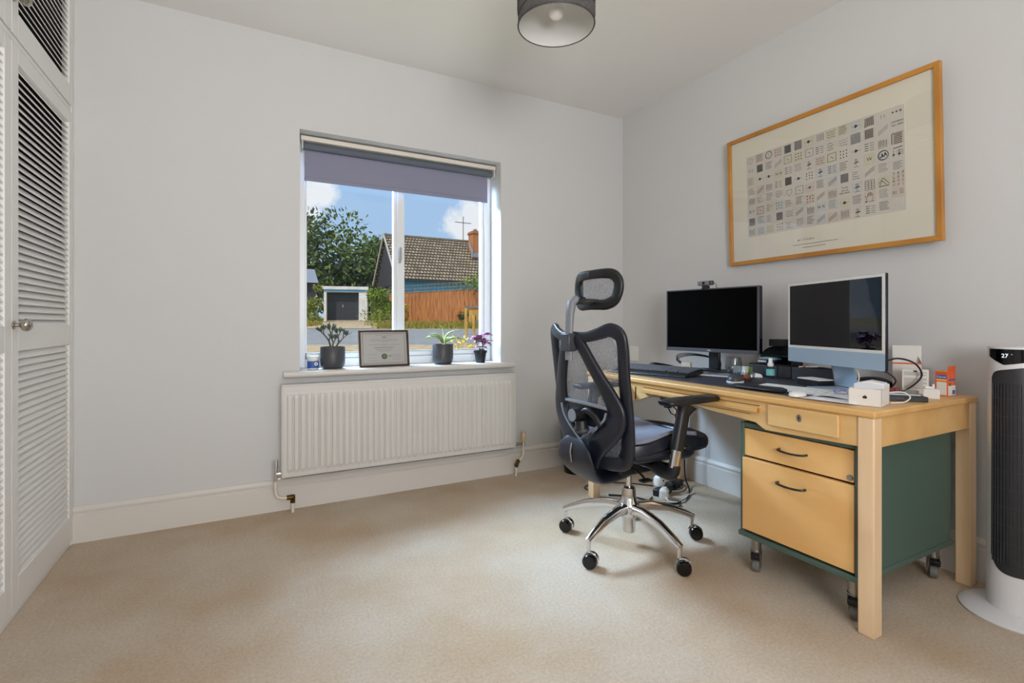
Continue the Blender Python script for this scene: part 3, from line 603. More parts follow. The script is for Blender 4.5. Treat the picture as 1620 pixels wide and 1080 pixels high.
# seat
def seat_outline(u, v, k=1.0, x0=-.20, x1=.285):
    x = x0+(x1-x0)*u; t = (v-.5)*2
    e = 1-abs(2*u-1)**5*(.55 if u > .5 else .25)
    return x, t*.252*k*e
def seat_z(x, t): return .500+.038*math.exp(-((x-.03)/.13)**2)*abs(t)**2+.012*abs(t)**2-.0*x-(.05*max(0, (x-.20)/.085)**2)+.008
b = MB()
def st_top(u, v):
    x, y = seat_outline(u, v, .985, -.19, .255); t = (v-.5)*2; return (x, y, seat_z(x, t)+.002)
b.grid(st_top, 26, 20); b.build('seat_cushion', 'seatmesh', chr_, smooth=70, solid=.014)
b = MB()
def st_bot(u, v):
    x, y = seat_outline(u, v, 1.02, -.205, .318); t = (v-.5)*2; return (x, y, seat_z(min(x, .22), t)-.030-(.0 if x < .22 else (x-.22)*.25))
b.grid(st_bot, 30, 24); b.build('seat_shell', 'navy', chr_, smooth=70, solid=.044, bevel=.012, seg=3)
b = MB()
for s_ in (1, -1): b.sweep(bez([(-.16, .20*s_, .462), (-.02, .235*s_, .470), (.12, .225*s_, .458), (.22, .15*s_, .455)], 5), .06, .05, (0, 0, 1), 10)
b.sweep(bez([(.08, -.238, .478), (.19, -.228, .484), (.262, -.185, .488), (.290, -.09, .490), (.294, 0, .490), (.290, .09, .490), (.262, .185, .488), (.19, .228, .484), (.08, .238, .478)], 6), interp([.03, .05, .062, .066, .066, .066, .062, .05, .03], 9, 6), interp([.03, .045, .058, .062, .062, .062, .058, .045, .03], 9, 6), (0, 0, 1), 14)
b.box(-.14, .16, -.15, .15, .425, .475); b.build('seat_pan', 'navy', chr_, bevel=.01)
b = MB(); b.box(-.12, .12, -.075, .075, .338, .43); b.box(-.04, .04, -.22, .22, .39, .42); b.build('tilt_mechanism', 'black', chr_, bevel=.012)
b = MB(); b.tube(bez([(.02, -.07, .39), (.03, -.16, .385), (.03, -.21, .37)], 4), .006, 8); b.tube(bez([(-.06, -.07, .38), (-.07, -.15, .372), (-.08, -.19, .36)], 4), .005, 8); b.cb((-.085, -.2, .358), (.05, .03, .008)); b.build('levers', 'black', chr_)
for s_ in (-1, 1):
    b = MB(); b.sweep(bez([(-.03, .20*s_, .405), (-.03, .26*s_, .400), (-.028, .292*s_, .405), (-.024, .300*s_, .44)], 5), .055, .04, (1, 0, 0), 12); arm = b.build('armrest', 'black', chr_, smooth=60)
    b = MB(); b.sweep([(-.026, .300*s_, .428), (-.006, .300*s_, .515)], .046, .034, (0, 1, 0), 18, 2.4); tag(b.build('arm_post', 'chrome', arm), 'shiny chrome section of the arm post')
    b = MB(); b.sweep([(-.010, .300*s_, .498), (.008, .300*s_, .57), (.026, .300*s_, .640), (.036, .300*s_, .660), (.045, .300*s_, .680)], [.058, .058, .056, .070, .11], [.046, .045, .042, .05, .06], (0, 1, 0), 18, 2.4); b.build('arm_sleeve', 'black', arm, smooth=60)
    b = MB(); b.sweep(bez([(-.082, .300*s_, .694), (-.068, .300*s_, .696), (.0, .300*s_, .697), (.1, .295*s_, .697), (.2, .290*s_, .697), (.222, .288*s_, .696)], 4), interp([.05, .085, .096, .096, .086, .05], 6, 4), interp([.018, .027, .028, .028, .027, .018], 6, 4), (0, 0, 1), 18, 3.2); b.build('arm_pad', 'black', arm, smooth=60)
# gas lift and base
b = MB(); b.cyl((0, 0, .255), (0, 0, .345), .014, n=24); b.cyl((0, 0, .262), (0, 0, .256), .022, n=24); b.build('gas_lift', 'chrome', chr_)
b = MB(); b.lathe([(0, .26), (.030, .26), (.032, .225), (.036, .205), (.045, .192), (.050, .172), (.047, .135), (.030, .120), (.030, .065), (.027, .058), (0, .058)], n=36, caps=False); b.build('base_hub', 'chrome', chr_, smooth=50)
b = MB(); b.lathe([(0, .264), (.024, .264), (.024, .259)], n=24, caps=False); b.build('lift_collar', 'gloss', chr_)
for k in range(5):
    a = R(125+72*k); ca, sa = cos(a), sin(a)
    rad = [.03, .10, .20, .285, .318]; zz = [.168, .172, .155, .122, .106]; hh = [.050, .042, .036, .030, .026]; ww = [.044, .036, .030, .024, .022]
    b = MB(); b.sweep([(r*ca, r*sa, z) for r, z in zip(rad, zz)], ww, hh, (0, 0, 1), 14, 4); b.cyl((.312*ca, .312*sa, .115), (.312*ca, .312*sa, .062), .009, n=16)
    lg = b.build('base_leg', 'chrome', chr_, smooth=35)
    ang = a+R(38); T = Matrix.Translation((.318*ca, .318*sa, 0)) @ Matrix.Rotation(R(-62)+.15*k, 4, 'Z')
    c = MB(); c.X = T; 
    for s_ in (-1, 1): c.lathe([(.004, s_*.008), (.029, s_*.008), (.030, s_*.012), (.030, s_*.024), (.026, s_*.029), (.010, s_*.031)], (.012, 0, .030), 28, 'y')
    cs = c.build('caster', 'gloss', chr_, smooth=40)
    c = MB(); c.X = T; c.lathe([(.0315, -.007), (.0335, -.005), (.0335, .005), (.0315, .007)], (.012, 0, .031), 28, 'y'); c.build('caster_fender', 'chrome', cs)

# ------------------------------------------------------------------ monitor and webcam
TZ = .738
mn = thing('monitor', 'black office monitor switched off at the left end of the desk', 'monitor', (2.34, 1.9985, TZ), -82.1)
b = MB(); b.box(-.29, .29, .004, .034, .115, .478); b.box(-.20, .20, .034, .055, .17, .42); b.build('housing', 'gloss', mn, bevel=.004)
b = MB(); w_, z0, z1 = .29, .115, .478
for x0, x1, a, c in ((-w_, -w_+.007, z0, z1), (w_-.012, w_, z0, z1), (-w_, w_, z0, z0+.020), (-w_, w_, z1-.007, z1)): b.box(x0, x1, -.002, .004, a, c)
b.build('bezel', 'bezel', mn, bevel=.0015)
MB().box(-.285, .279, .0005, .004, .134, .472).build('screen', 'screen', mn, smooth=0)
b = MB(); text_into(b, 'DELL', .011, Matrix.Translation((0, -.0025, .125)) @ Matrix.Rotation(R(90), 4, 'X')); tag(b.build('maker_logo', 'white', mn, smooth=0), 'small silver letters')
b = MB(); b.box(-.035, .035, .045, .065, .012, .22); ns = b.build('stand_neck', 'black', mn, bevel=.008)
b = MB(); b.box(-.12, .12, -.06, .13, 0, .012); b.build('stand_base', 'black', mn, bevel=.004)
wc = thing('webcam', 'small grey and black webcam clipped on top of the black monitor', 'webcam', (2.332, 2.015, TZ+.478), -84)
b = MB(); b.sweep([(-.046, 0, .030), (-.042, 0, .030), (.042, 0, .030), (.046, 0, .030)], [.018, .026, .026, .018], [.018, .026, .026, .018], (0, 1, 0), 16, 4); b.build('body', 'midgrey', wc)
b = MB(); b.sweep([(-.044, -.0145, .030), (.03, -.0145, .030)], [.022, .022], [.003, .003], (0, 1, 0), 12, 4); b.build('face_plate', 'greyplastic', wc)
MB().lathe([(0, -.018), (.008, -.018), (.008, -.014)], (-.004, 0, .030), 20, 'y', caps=False).build('lens', 'gloss', wc)
b = MB(); b.box(-.016, .016, -.016, .014, .0005, .016); b.box(-.016, .016, -.018, -.014, -.006, .006); b.build('clip', 'black', wc, bevel=.002)
b = MB(); b.tube(bez([(.045, .004, .03), (.056, .01, .02), (.060, .03, -.03), (.05, .045, -.10)], 5), .0018, 6); b.build('cable', 'black', wc)
# ------------------------------------------------------------------ all-in-one computer
im = thing('all_in_one_computer', 'slim pale blue all-in-one computer with a white-edged dark screen', 'computer', (2.20, 1.2475, TZ), -111.6)
b = MB(); b.box(-.2735, .2735, .0, .0115, .100, .468); b.build('housing', 'navy', im, bevel=.003)
MB().box(-.2725, .2725, .0115, .0130, .101, .467).build('back_shell', 'navy', im, bevel=.001)
MB().box(-.272, .272, -.0012, .0, .101, .166).build('chin', 'alu', im, smooth=0)
MB().box(-.272, .272, -.0010, .0, .166, .467).build('screen_border', 'white', im, smooth=0)
MB().box(-.259, .259, -.0018, -.0008, .178, .455).build('screen', 'iscreen', im, smooth=0)
b = MB(); b.sweep([(0, .012, .20), (0, .028, .175), (0, .065, .06), (0, .072, .010)], .13, .006, (0, 1, 0), 12, 6); b.box(-.065, .065, -.06, .078, 0, .005); b.build('stand', 'alu', im)
# ------------------------------------------------------------------ keyboards and mice
kb = thing('ergonomic_keyboard', 'large black wired keyboard with a wide wrist rest near the chair', 'keyboard', (2.02, 2.086, TZ), -74.4)
b = MB(); b.prism([(-.105, .002), (-.10, .010), (-.06, .018), (.095, .034), (.10, .030), (.10, .006), (-.10, 0)], -.225, .225, 'x'); b.build('case', 'black', kb, bevel=.003)
b = MB(); rot = Matrix.Rotation(R(5.9), 3, 'X')
for r_ in range(6):
    y = -.048+r_*.0235
    for i in range(21):
        x = -.208+i*.0205+(.006 if i > 14 else 0)+(.004 if i > 17 else 0)
        if x < .215: b.cb((x, y, .020+(y+.06)*.103+.004), (.0175, .019, .007), rot)
b.build('keycaps', 'keygrey', kb, smooth=0)
wk = thing('white_keyboard', 'slim white wireless keyboard in front of the all-in-one computer', 'keyboard', (2.01, 1.30, TZ), -86)
b = MB(); b.prism([(-.056, 0), (-.056, .004), (.056, .011), (.056, 0)], -.14, .14, 'x'); b.build('case', 'alul', wk, bevel=.001)
b = MB(); rot = Matrix.Rotation(R(3.6), 3, 'X')
for r_ in range(6):
    for i in range(14): b.cb((-.130+i*.0200, -.046+r_*.0186, .0064+r_*.00116), (.0168, .0155, .002), rot)
b.build('keycaps', 'white', wk, smooth=0)
mo = MB(); mo.sphere((0, 0, .0), .5, 24, (.058, .114, .0)); mo = MB()
def dome(mb, a, bb, h, z0=0):
    mb.grid(lambda u, v: (a*math.sin(v*pi/2)*cos(u*2*pi), bb*math.sin(v*pi/2)*sin(u*2*pi), z0+h*(cos(v*pi/2)**.7)), 28, 8); return mb
m_ = thing('white_mouse', 'flat white wireless mouse beside the white keyboard', 'computer mouse', (1.888, 1.195, TZ), -70)
dome(MB(), .029, .056, .019, .002).build('top_shell', 'white', m_, smooth=80); MB().lathe([(0, 0), (.026, 0), (.028, .003), (0, .003)], n=28, caps=False, sy=1.93).build('base', 'steel', m_)
m_ = thing('vertical_mouse', 'humped dark grey mouse with a white edge on the desk mat', 'computer mouse', (2.05, 1.60, TZ), -60)
dome(MB(), .036, .056, .040, .003).build('top_shell', 'midgrey', m_, smooth=80); MB().lathe([(0, 0), (.037, 0), (.0385, .006), (.036, .010), (0, .010)], n=28, caps=False, sy=1.5).build('rim', 'white', m_)
b = MB(); b.sweep([(-.004, .02, .042), (-.004, .035, .034)], .006, .010, (0, 0, 1), 8); b.build('scroll_wheel', 'black', m_)
gc = thing('glasses_case', 'dark navy rounded case lying along the front edge of the desk mat', 'case', (1.905, 1.372, TZ), -88)
b = MB(); b.sweep([(-.115, 0, .010), (-.105, 0, .010), (.09, 0, .011), (.112, 0, .010)], [.035, .048, .052, .036], [.012, .018, .020, .014], (0, 0, 1), 16, 4); b.build('case_body', 'navy', gc); MB().box(-.09, .085, -.0255, -.0245, .009, .0105).build('seam', 'greyplastic', gc, smooth=0)
# ------------------------------------------------------------------ glass, bowl, bottle
b = MB(); b.lathe([(0, .004), (.030, .005), (.038, .018), (.0425, .04), (.041, .075), (.036, .100), (.0345, .100), (.039, .075), (.0405, .04), (.036, .020), (.028, .009), (0, .008)], n=36, caps=False); b.lathe([(0, 0), (.026, 0), (.030, .005)], n=36, caps=False)
gt = thing('stemless_glass', 'clear stemless drinking glass standing before the black monitor', 'glass', (2.306, 1.81, TZ)); b.build('bowl', 'cglass', gt, smooth=70)
bb_ = thing('glass_dish', 'low clear glass dish holding something orange beside the dark mouse', 'bowl', (2.15, 1.618, TZ))
b = MB(); b.lathe([(0, 0), (.024, 0), (.036, .010), (.041, .042), (.039, .042), (.034, .012), (.022, .004), (0, .004)], n=36, caps=False); b.build('dish', 'cglass', bb_, smooth=70)
b = MB(); b.sphere((.004, -.004, .017), .012, 12, (1.5, 1, 1)); b.sphere((-.012, .008, .014), .009, 12, (1.2, 1, 1)); b.sphere((.002, .012, .013), .008, 12); b.build('contents', 'amber', bb_)
sb = thing('spray_bottle', 'small clear spray bottle with white cap and teal label', 'bottle', (2.375, 1.645, TZ))
b = MB(); b.lathe([(0, 0), (.019, 0), (.020, .003), (.020, .052), (.012, .060), (0, .060)], n=28, caps=False); b.build('bottle', 'cglass', sb); MB().lathe([(.0204, .014), (.0204, .046)], n=28, caps=False).build('label_band', 'teal', sb)
b = MB(); b.lathe([(0, .060), (.014, .060), (.0145, .074), (.010, .078), (.009, .098), (.006, .102), (0, .102)], n=24, caps=False); b.build('spray_cap', 'white', sb)
# ------------------------------------------------------------------ desk organiser
og = thing('desk_organiser', 'black desk organiser with a curved side standing behind the spray bottle', 'desk organiser', (2.465, 1.60, TZ), -90)
arc = [(-.20, .0), (-.20, .075)]+[(-.20+.11*(1-cos(t*pi/2/10)), .075+.085*sin(t*pi/2/10)) for t in range(1, 11)]+[(-.06, .160), (.04, .160), (.04, 0)]
b = MB(); b.prism(arc, .038, .045, 'y'); b.box(-.20, .04, -.045, .038, 0, .004); b.box(-.20, -.197, -.045, .04, 0, .066); b.box(.037, .040, -.045, .045, 0, .160); b.box(-.20, .04, -.045, .04, .062, .066); b.box(-.09, .04, -.030, .04, .108, .112); b.build('shelf_frame', 'black', og, bevel=.001)
MB().box(-.195, -.04, -.049, .03, .003, .060).build('drawer', 'midgrey', og, bevel=.002); MB().box(-.034, .036, -.047, .03, .003, .060).build('drawer', 'midgrey', og, bevel=.002)
MB().box(-.100, -.018, -.025, .045, .1605, .196).build('top_box', 'black', og, bevel=.002)
pk = thing('pen_tray', 'black open tray of pens partly hidden below the pale blue computer', 'pen tray', (2.45, 1.455, TZ), -90)
b = MB(); b.box(-.095, .095, -.05, -.047, 0, .062); b.box(-.095, .095, .045, .048, 0, .062); b.box(-.095, -.092, -.05, .048, 0, .062); b.box(.092, .095, -.05, .048, 0, .062); b.box(-.095, .095, -.05, .048, 0, .003); b.build('tray', 'midgrey', pk, bevel=.001)
pens = [('red', 'red pen lying across the black pen tray', -.06, .01, 25), ('white', 'white pen lying across the black pen tray', -.03, .0, -30), ('steel', 'silver pen lying across the black pen tray', .05, .0, 70)]
for mname, lab, px, py, a in pens:
    T = Matrix.Translation((2.45+py, 1.455-px, TZ+.0665)) @ Matrix.Rotation(R(a), 4, 'Z')
    b = MB(); b.tube([(-.055, 0, 0), (.048, 0, 0), (.058, 0, 0)], [.0042, .0042, .001], 10); o = b.build('pen', mname); o.matrix_world = T; tag(o, lab, 'pen', 'pens on the pen tray')
sn = thing('sticky_note_dispenser', 'light blue flat pad resting on the curved black organiser', 'note pad', (2.452, 1.70, TZ+.0665), -92)
b = MB(); b.box(-.045, .045, -.03, .03, .022, .034); b.build('pad', 'lightblue', sn, bevel=.002); b = MB(); b.box(-.043, .043, -.028, .028, .0, .022); b.build('under_pad', 'navy', sn, bevel=.003)
b = MB(); b.tube([(-.045, -.032, .012), (.0, -.033, .012)], .006, 10); b.build('roll', 'white', sn)
# small things along the wall side of the desk
b = MB(); b.box(-.035, .035, -.02, .02, 0, .045); o = b.build('small_carton', 'offwhite', loc=(2.40, 1.835, TZ), rot=(0, 0, R(-85)), bevel=.001); tag(o, 'small white carton standing behind the drinking glass', 'box')
b = MB(); b.box(-.022, .022, -.02, .02, 0, .043); o = b.build('green_carton', 'green2', loc=(2.435, 1.785, TZ), rot=(0, 0, R(-80)), bevel=.001); tag(o, 'small green carton left of the black organiser', 'box')
b = MB(); dome(b, .018, .036, .020); o = b.build('white_pebble_case', 'offwhite', loc=(2.355, 1.715, TZ), rot=(0, 0, R(10)), smooth=80); tag(o, 'small rounded white case lying left of the spray bottle', 'case')
nb = thing('notebook', 'grey notebook lying between the black keyboard and monitor', 'notebook', (2.225, 1.86, TZ), -70)
MB().box(-.10, .10, -.055, .055, .001, .009).build('pages', 'paper', nb, smooth=0); MB().box(-.102, .102, -.057, .057, .009, .0105).build('cover', 'greyplastic', nb, smooth=0); MB().box(-.102, .102, -.057, .057, 0, .0012).build('back_cover', 'black', nb, smooth=0)
b = MB(); b.sweep([(-.05, 0, .012), (0, 0, .018), (.05, 0, .010)], [.03, .05, .02], [.01, .02, .008], (0, 0, 1), 10); o = b.build('computer_mouse', 'navy', loc=(2.235, 1.90, TZ+.0108), rot=(0, 0, R(-60))); tag(o, 'dark navy mouse lying on the grey notebook', 'computer mouse')
b = MB(); b.box(-.028, .028, -.022, .022, 0, .04); o = b.build('power_adapter', 'ty', loc=(2.40, 2.22, TZ), rot=(0, 0, R(-60)), bevel=.004); tag(o, 'beige adapter block on the desk left of the black monitor base', 'power adapter')
b = MB(); random.seed(2)
for k in range(3): b.tube(bez([(2.39, 2.26-.01*k, TZ+.03), (2.36, 2.26, TZ+.06+.01*k), (2.40, 2.18, TZ+.085+.006*k), (2.44, 2.06-.02*k, TZ+.07), (2.46, 2.02, TZ+.012)], 6), .0025, 6)
o = b.build('cable_loop', 'black'); tag(o, 'black cables arching up beside the black monitor stand', 'cable')
b = MB()
for k in range(5): b.tube(bez([(2.20+.012*k, 2.38, TZ+.006+.004*k), (2.24, 2.33, TZ+.020+.004*k), (2.29, 2.27-.01*k, TZ+.022), (2.31, 2.22, TZ+.006), (2.24+.01*k, 2.29, TZ+.005)], 6), .0032, 6)
b.sweep([(2.22, 2.35, TZ+.012), (2.28, 2.27, TZ+.014)], .03, .022, (0, 0, 1), 10); o = b.build('coiled_cable', 'black'); tag(o, 'coiled black cable lying behind the black keyboard', 'cable')
b = MB(); b.tube(bez([(2.13, 2.38, TZ+.004), (2.16, 2.36, TZ+.022), (2.20, 2.33, TZ+.016), (2.21, 2.30, TZ+.004)], 6), .003, 6); o = b.build('red_wire', 'red'); tag(o, 'short red wire near the coiled black cable', 'cable')
bk = thing('black_box', 'flat black box topped by a white pad below the pale blue computer', 'box', (2.285, 1.365, TZ), -108)
MB().box(-.062, .062, -.04, .04, 0, .026).build('box_body', 'black', bk, bevel=.002); MB().box(-.055, .07, -.045, .035, .0262, .031).build('pad', 'offwhite', bk, bevel=.001)
# papers
b = MB(); b.box(0, .21, 0, .002, 0, .0012); random.seed(9)
for i, (x, y, a, lab) in enumerate(((1.965, 1.07, -86, 'white sheet of paper lying left of the white gift box'), (2.045, 1.09, -72, 'crumpled white sheet lying behind the white mouse'))):
    b = MB(); b.grid(lambda u, v: ((u-.5)*.19, (v-.5)*.24, .0012+.004*i*(sin(u*7)*cos(v*9)+1)), 12, 12); o = b.build('paper_sheet', 'paper', loc=(x, y, .7385+.0012*i), rot=(0, 0, R(a)), solid=.0006); tag(o, lab, 'paper')
b = MB(); b.sweep(bez([(0, 0, .006), (.02, .008, .014), (.045, .004, .010), (.06, -.004, .006)], 4), .02, .010, (0, 0, 1), 8); o = b.build('purple_wrapper', mat('purple_foil', (104, 92, 170), .3, col2=(190, 190, 220), nscale=40), loc=(2.02, 1.13, .7465), rot=(0, 0, R(-60))); tag(o, 'scrunched purple and clear wrapper lying on the papers', 'wrapper')
gb = thing('white_gift_box', 'open white card box with a small dark logo at the front corner', 'box', (1.932, .965, .7355), -75)
w_, d_, h_ = .0475, .06, .058
b = MB(); b.box(-w_, w_, -d_, -d_+.002, 0, h_); b.box(-w_, w_, d_-.002, d_, 0, h_+.012); b.box(-w_, -w_+.002, -d_, d_, 0, h_); b.box(w_-.002, w_, -d_, d_, 0, h_); b.box(-w_, w_, -d_, d_, 0, .002); b.build('tray', 'offwhite', gb, smooth=0)
b = MB(); b.prism([(-w_+.003, .045), (w_-.003, .052), (w_-.003, .075), (.0, .082), (-w_+.003, .070)], -.01, .052, 'y'); b.build('paper_insert', 'paper', gb, bevel=.004)
b = MB(); b.lathe([(0, -.0604), (.0042, -.0604), (.0046, -.060)], (-.0022, 0, .030), 16, 'y', caps=False); b.lathe([(0, -.0604), (.0042, -.0604), (.0046, -.060)], (.0022, 0, .030), 16, 'y', caps=False); b.box(-.0005, .002, -.0604, -.06, .034, .038); b.build('logo', 'ink', gb)
bs_ = thing('black_slim_box', 'long slim black box lying right of the open white box', 'box', (2.135, .952, .7355), -48)
MB().box(-.066, .066, -.028, .028, 0, .018).build('box_body', 'black', bs_, bevel=.002)
b = MB(); text_into(b, 'UGREEN', .007, Matrix.Translation((-.015, -.0283, .009)) @ Matrix.Rotation(R(90), 4, 'X')); b.build('lettering', 'ink2', bs_, smooth=0)
b = MB(); b.box(-.055, .055, -.022, .022, 0, .004); b.mi = 1; b.box(-.05, .05, -.018, .018, .004, .018); o = b.build('clear_tray', ['alul', 'cglass'], loc=(2.150, .967, .7538), rot=(0, 0, R(-50)), bevel=.002); tag(o, 'clear plastic tray resting on the slim black box', 'tray')
b = MB(); b.box(-.024, .024, -.016, .016, 0, .036); o = b.build('white_carton', 'offwhite', loc=(2.286, .928, .7355), rot=(0, 0, R(-66)), bevel=.001); tag(o, 'little white carton between the slim black box and orange box', 'box')
b = MB(); b.box(-.018, .008, -.006, .006, .0, .008); b.box(.004, .011, -.007, .007, 0, .018); o = b.build('earphone_plug', 'white', loc=(2.286, .930, .7717), rot=(0, 0, R(-60)), bevel=.002); tag(o, 'tiny white plug resting on the little white carton', 'plug')
ob = thing('orange_box', 'bright orange printed carton with a hanging tab by the desk corner', 'box', (2.432, .942, .7355), -90)
MB().box(-.021, .021, -.030, .030, 0, .094).build('carton', 'orange', ob, bevel=.001)
MB().box(.0195, .021, -.030, .030, .094, .116).build('hanging_tab', 'orange', ob, smooth=0)
b = MB(); b.box(-.0205, .0205, -.0295, .0295, .0941, .0946); b.mi = 1; b.box(-.016, .0165, -.0306, -.030, .066, .082); b.mi = 0; b.box(-.016, .0165, -.0305, -.030, .058, .065); b.mi = 2; b.box(-.016, .016, -.0305, -.030, .004, .054); b.mi = 2; b.box(.021, .0216, -.030, .029, .002, .040); b.mi = 3; b.box(.0212, .0220, -.022, -.010, .040, .050); b.mi = 1; b.box(.0212, .0220, -.028, .025, .060, .066); b.box(.0212, .022, .002, .024, .006, .022)
b.build('printed_panels', ['yellow', 'blue', 'offwhite', 'green2'], ob, smooth=0)
b = MB(); text_into(b, 'Curver', .0105, Matrix.Translation((0, -.0308, .0735)) @ Matrix.Rotation(R(90), 4, 'X')); b.build('lettering', 'white', ob, smooth=0)
wb = thing('card_box', 'white printed card box standing left of the orange carton', 'box', (2.385, 1.022, .7355), -66)
MB().box(-.042, .042, -.010, .010, 0, .098).build('carton', 'offwhite', wb, bevel=.001)
b = MB()
for i in range(14):
    if i not in (3, 4): b.box(-.036, .036-.012*(i % 3 == 1), -.0104, -.010, .084-i*.0048, .0856-i*.0048)
b.mi = 1; b.box(-.006, .006, -.0106, -.010, .088, .093); b.build('small_print', ['ink2', 'gloss'], wb, smooth=0)
oc = thing('open_carton', 'tall pale carton with its lid flap open near the wall', 'box', (2.462, 1.085, .7355), -66)
b = MB(); x_, y_, h_ = .048, .024, .118
b.box(-x_, x_, -y_, -y_+.001, 0, h_); b.box(-x_, x_, y_-.001, y_, 0, h_); b.box(-x_, -x_+.001, -y_, y_, 0, h_); b.box(x_-.001, x_, -y_, y_, 0, h_); b.box(-x_, x_, -y_, y_, 0, .001); b.mi = 1; b.box(-x_, x_, -y_-.0006, -y_, h_-.006, h_); b.box(x_, x_+.0006, -y_, y_, 0, h_-.03); b.build('carton', ['offwhite', 'orange'], oc, smooth=0)
b = MB(); b._add([(-x_, y_, h_), (x_, y_, h_), (x_+.001, y_+.008, h_+.07), (-x_-.001, y_+.008, h_+.07)], [(0, 1, 2, 3)]); b._add([(-x_, y_, h_), (-x_, -y_+.01, h_), (-x_+.01, y_-.004, h_+.028)], [(0, 1, 2)]); b._add([(x_, y_, h_), (x_, -y_+.01, h_), (x_-.008, y_-.004, h_+.03)], [(0, 1, 2)]); b.build('lid_flap', 'offwhite', oc, smooth=0, solid=.001)
b = MB(); b.sweep(bez([(-.07, 0, .018), (-.03, .01, .028), (.02, 0, .030), (.06, -.005, .014)], 4), .05, .035, (0, 0, 1), 12); o = b.build('black_pouch', 'black', loc=(2.44, 1.20, .7355), rot=(0, 0, R(-80)), smooth=60); tag(o, 'soft black pouch behind the right edge of the pale computer', 'pouch')
b = MB(); b.box(-.05, .05, -.02, .02, 0, .014); o = b.build('red_case', 'red', loc=(2.365, 1.12, .7355), rot=(0, 0, R(-62)), bevel=.003); tag(o, 'thin red and black case left of the white printed card box', 'case')
b = MB(); b.tube(bez([(2.165, 1.05, .86), (2.26, 1.03, .88), (2.33, 1.0, .86), (2.36, .99, .81), (2.33, 1.02, .76), (2.29, 1.05, .74)], 8), .0035, 8); b.tube(bez([(2.17, 1.06, .84), (2.26, 1.06, .82), (2.34, 1.07, .785), (2.37, 1.10, .752)], 8), .003, 8); o = b.build('computer_cable', 'black'); tag(o, 'black cable looping out behind the pale blue computer', 'cable')
b = MB(); b.tube(bez([(2.185, 1.14, .84), (2.17, 1.12, .80), (2.12, 1.11, .765), (2.05, 1.10, .747), (1.99, 1.06, .744)], 8), .0022, 6); o = b.build('charging_cable', 'white'); tag(o, 'white cable dropping from the pale computer to the papers', 'cable')
b = MB(); b.tube(bez([(2.03, .985, .739), (2.07, .985, .760), (2.11, .945, .768), (2.10, .915, .755), (2.06, .915, .740), (2.0, .93, .7395)], 8), .0022, 6); o = b.build('white_cable', 'white'); tag(o, 'white cable loop between open white box and slim black box', 'cable')
# items in the wall corner
b = MB(); b.box(-.008, 0, -.045, .045, -.055, .055); o = b.build('wall_socket', 'white', loc=(2.58, 2.885, .79), bevel=.003); tag(o, 'white plate on the right wall near the room corner', 'wall socket')
bn = thing('waste_bin', 'black waste bin in the corner behind the office chair', 'bin', (2.03, 2.84, 0))
b = MB(); b.lathe([(0, 0), (.095, 0), (.125, .33), (.130, .333), (.130, .34), (.122, .34), (.092, .006), (0, .006)], n=36, caps=False); b.build('bucket', 'gloss', bn, smooth=50)
b = MB(); b.grid(lambda u, v: ((.118+.012*sin(u*30))*cos(u*2*pi), (.118+.012*sin(u*30))*sin(u*2*pi), .32+.035*v+.006*sin(u*40)), 60, 2); b.build('bin_liner', 'offwhite', bn)
# under-desk cables
b = MB(); random.seed(4)
for k in range(4): b.tube(bez([(1.95+.02*k, 1.99-.02*k, .70), (1.97, 1.97+.012*k, .62), (2.02+.01*k, 1.98-.03*k, .54+.02*k), (2.10, 2.02, .50), (2.20+.01*k, 2.10, .36), (2.28, 2.18+.02*k, .12), (2.30, 2.22, .02)], 6), .0035, 6)
b.cb((1.99, 1.98, .625), (.03, .05, .05)); b.cb((2.005, 1.985, .58), (.025, .03, .03)); o = b.build('hanging_cables', 'black'); tag(o, 'bundle of black cables hanging from under the desk', 'cable')
b = MB(); b.tube(bez([(2.28, 1.98, .695), (2.24, 1.90, .62), (2.28, 1.80, .585), (2.36, 1.68, .60), (2.42, 1.60, .66), (2.43, 1.57, .70)], 8), .004, 6); o = b.build('slack_cable', 'black'); tag(o, 'single black cable sagging below the middle of the desk', 'cable')
b = MB()
b.tube(bez([(2.47, 2.30, .70), (2.46, 2.29, .40), (2.45, 2.28, .08), (2.40, 2.20, .008), (2.28, 2.10, .006), (2.14, 2.06, .006), (2.05, 2.14, .006), (2.0, 2.26, .006), (1.90, 2.35, .006)], 8), .005, 6); b.tube(bez([(2.10, 2.20, .006), (2.00, 2.12, .006), (2.04, 2.02, .006), (2.13, 2.02, .006), (2.18, 2.08, .006)], 8), .0045, 6)
b.tube(bez([(1.87, 2.42, .006), (1.85, 2.52, .006), (1.98, 2.56, .006), (2.15, 2.46, .006), (2.25, 2.35, .006)], 8), .0035, 6); o = b.build('floor_cable', 'black'); tag(o, 'black cable snaking over the carpet below the desk', 'cable')
b = MB(); b.tube(bez([(2.22, 2.25, .006), (2.32, 2.20, .008), (2.40, 2.24, .006), (2.36, 2.30, .006)], 8), .004, 6); b.tube(bez([(2.16, 2.16, .03), (2.13, 2.10, .008), (2.20, 2.06, .006), (2.30, 2.12, .006), (2.38, 2.14, .006)], 8), .004, 6); o = b.build('floor_cable_white', 'white'); tag(o, 'white cable curling over the carpet below the desk', 'cable')
ps = thing('power_strip', 'black power strip with sockets on the carpet under the desk', 'power strip', (2.28, 2.25, 0), 20)
MB().box(-.15, .15, -.03, .03, 0, .04).build('strip_body', 'black', ps, bevel=.005)
b = MB()
for i in range(4): b.box(-.125+i*.068, -.085+i*.068, -.018, .018, .040, .0415)
b.build('socket_faces', 'midgrey', ps, smooth=0)
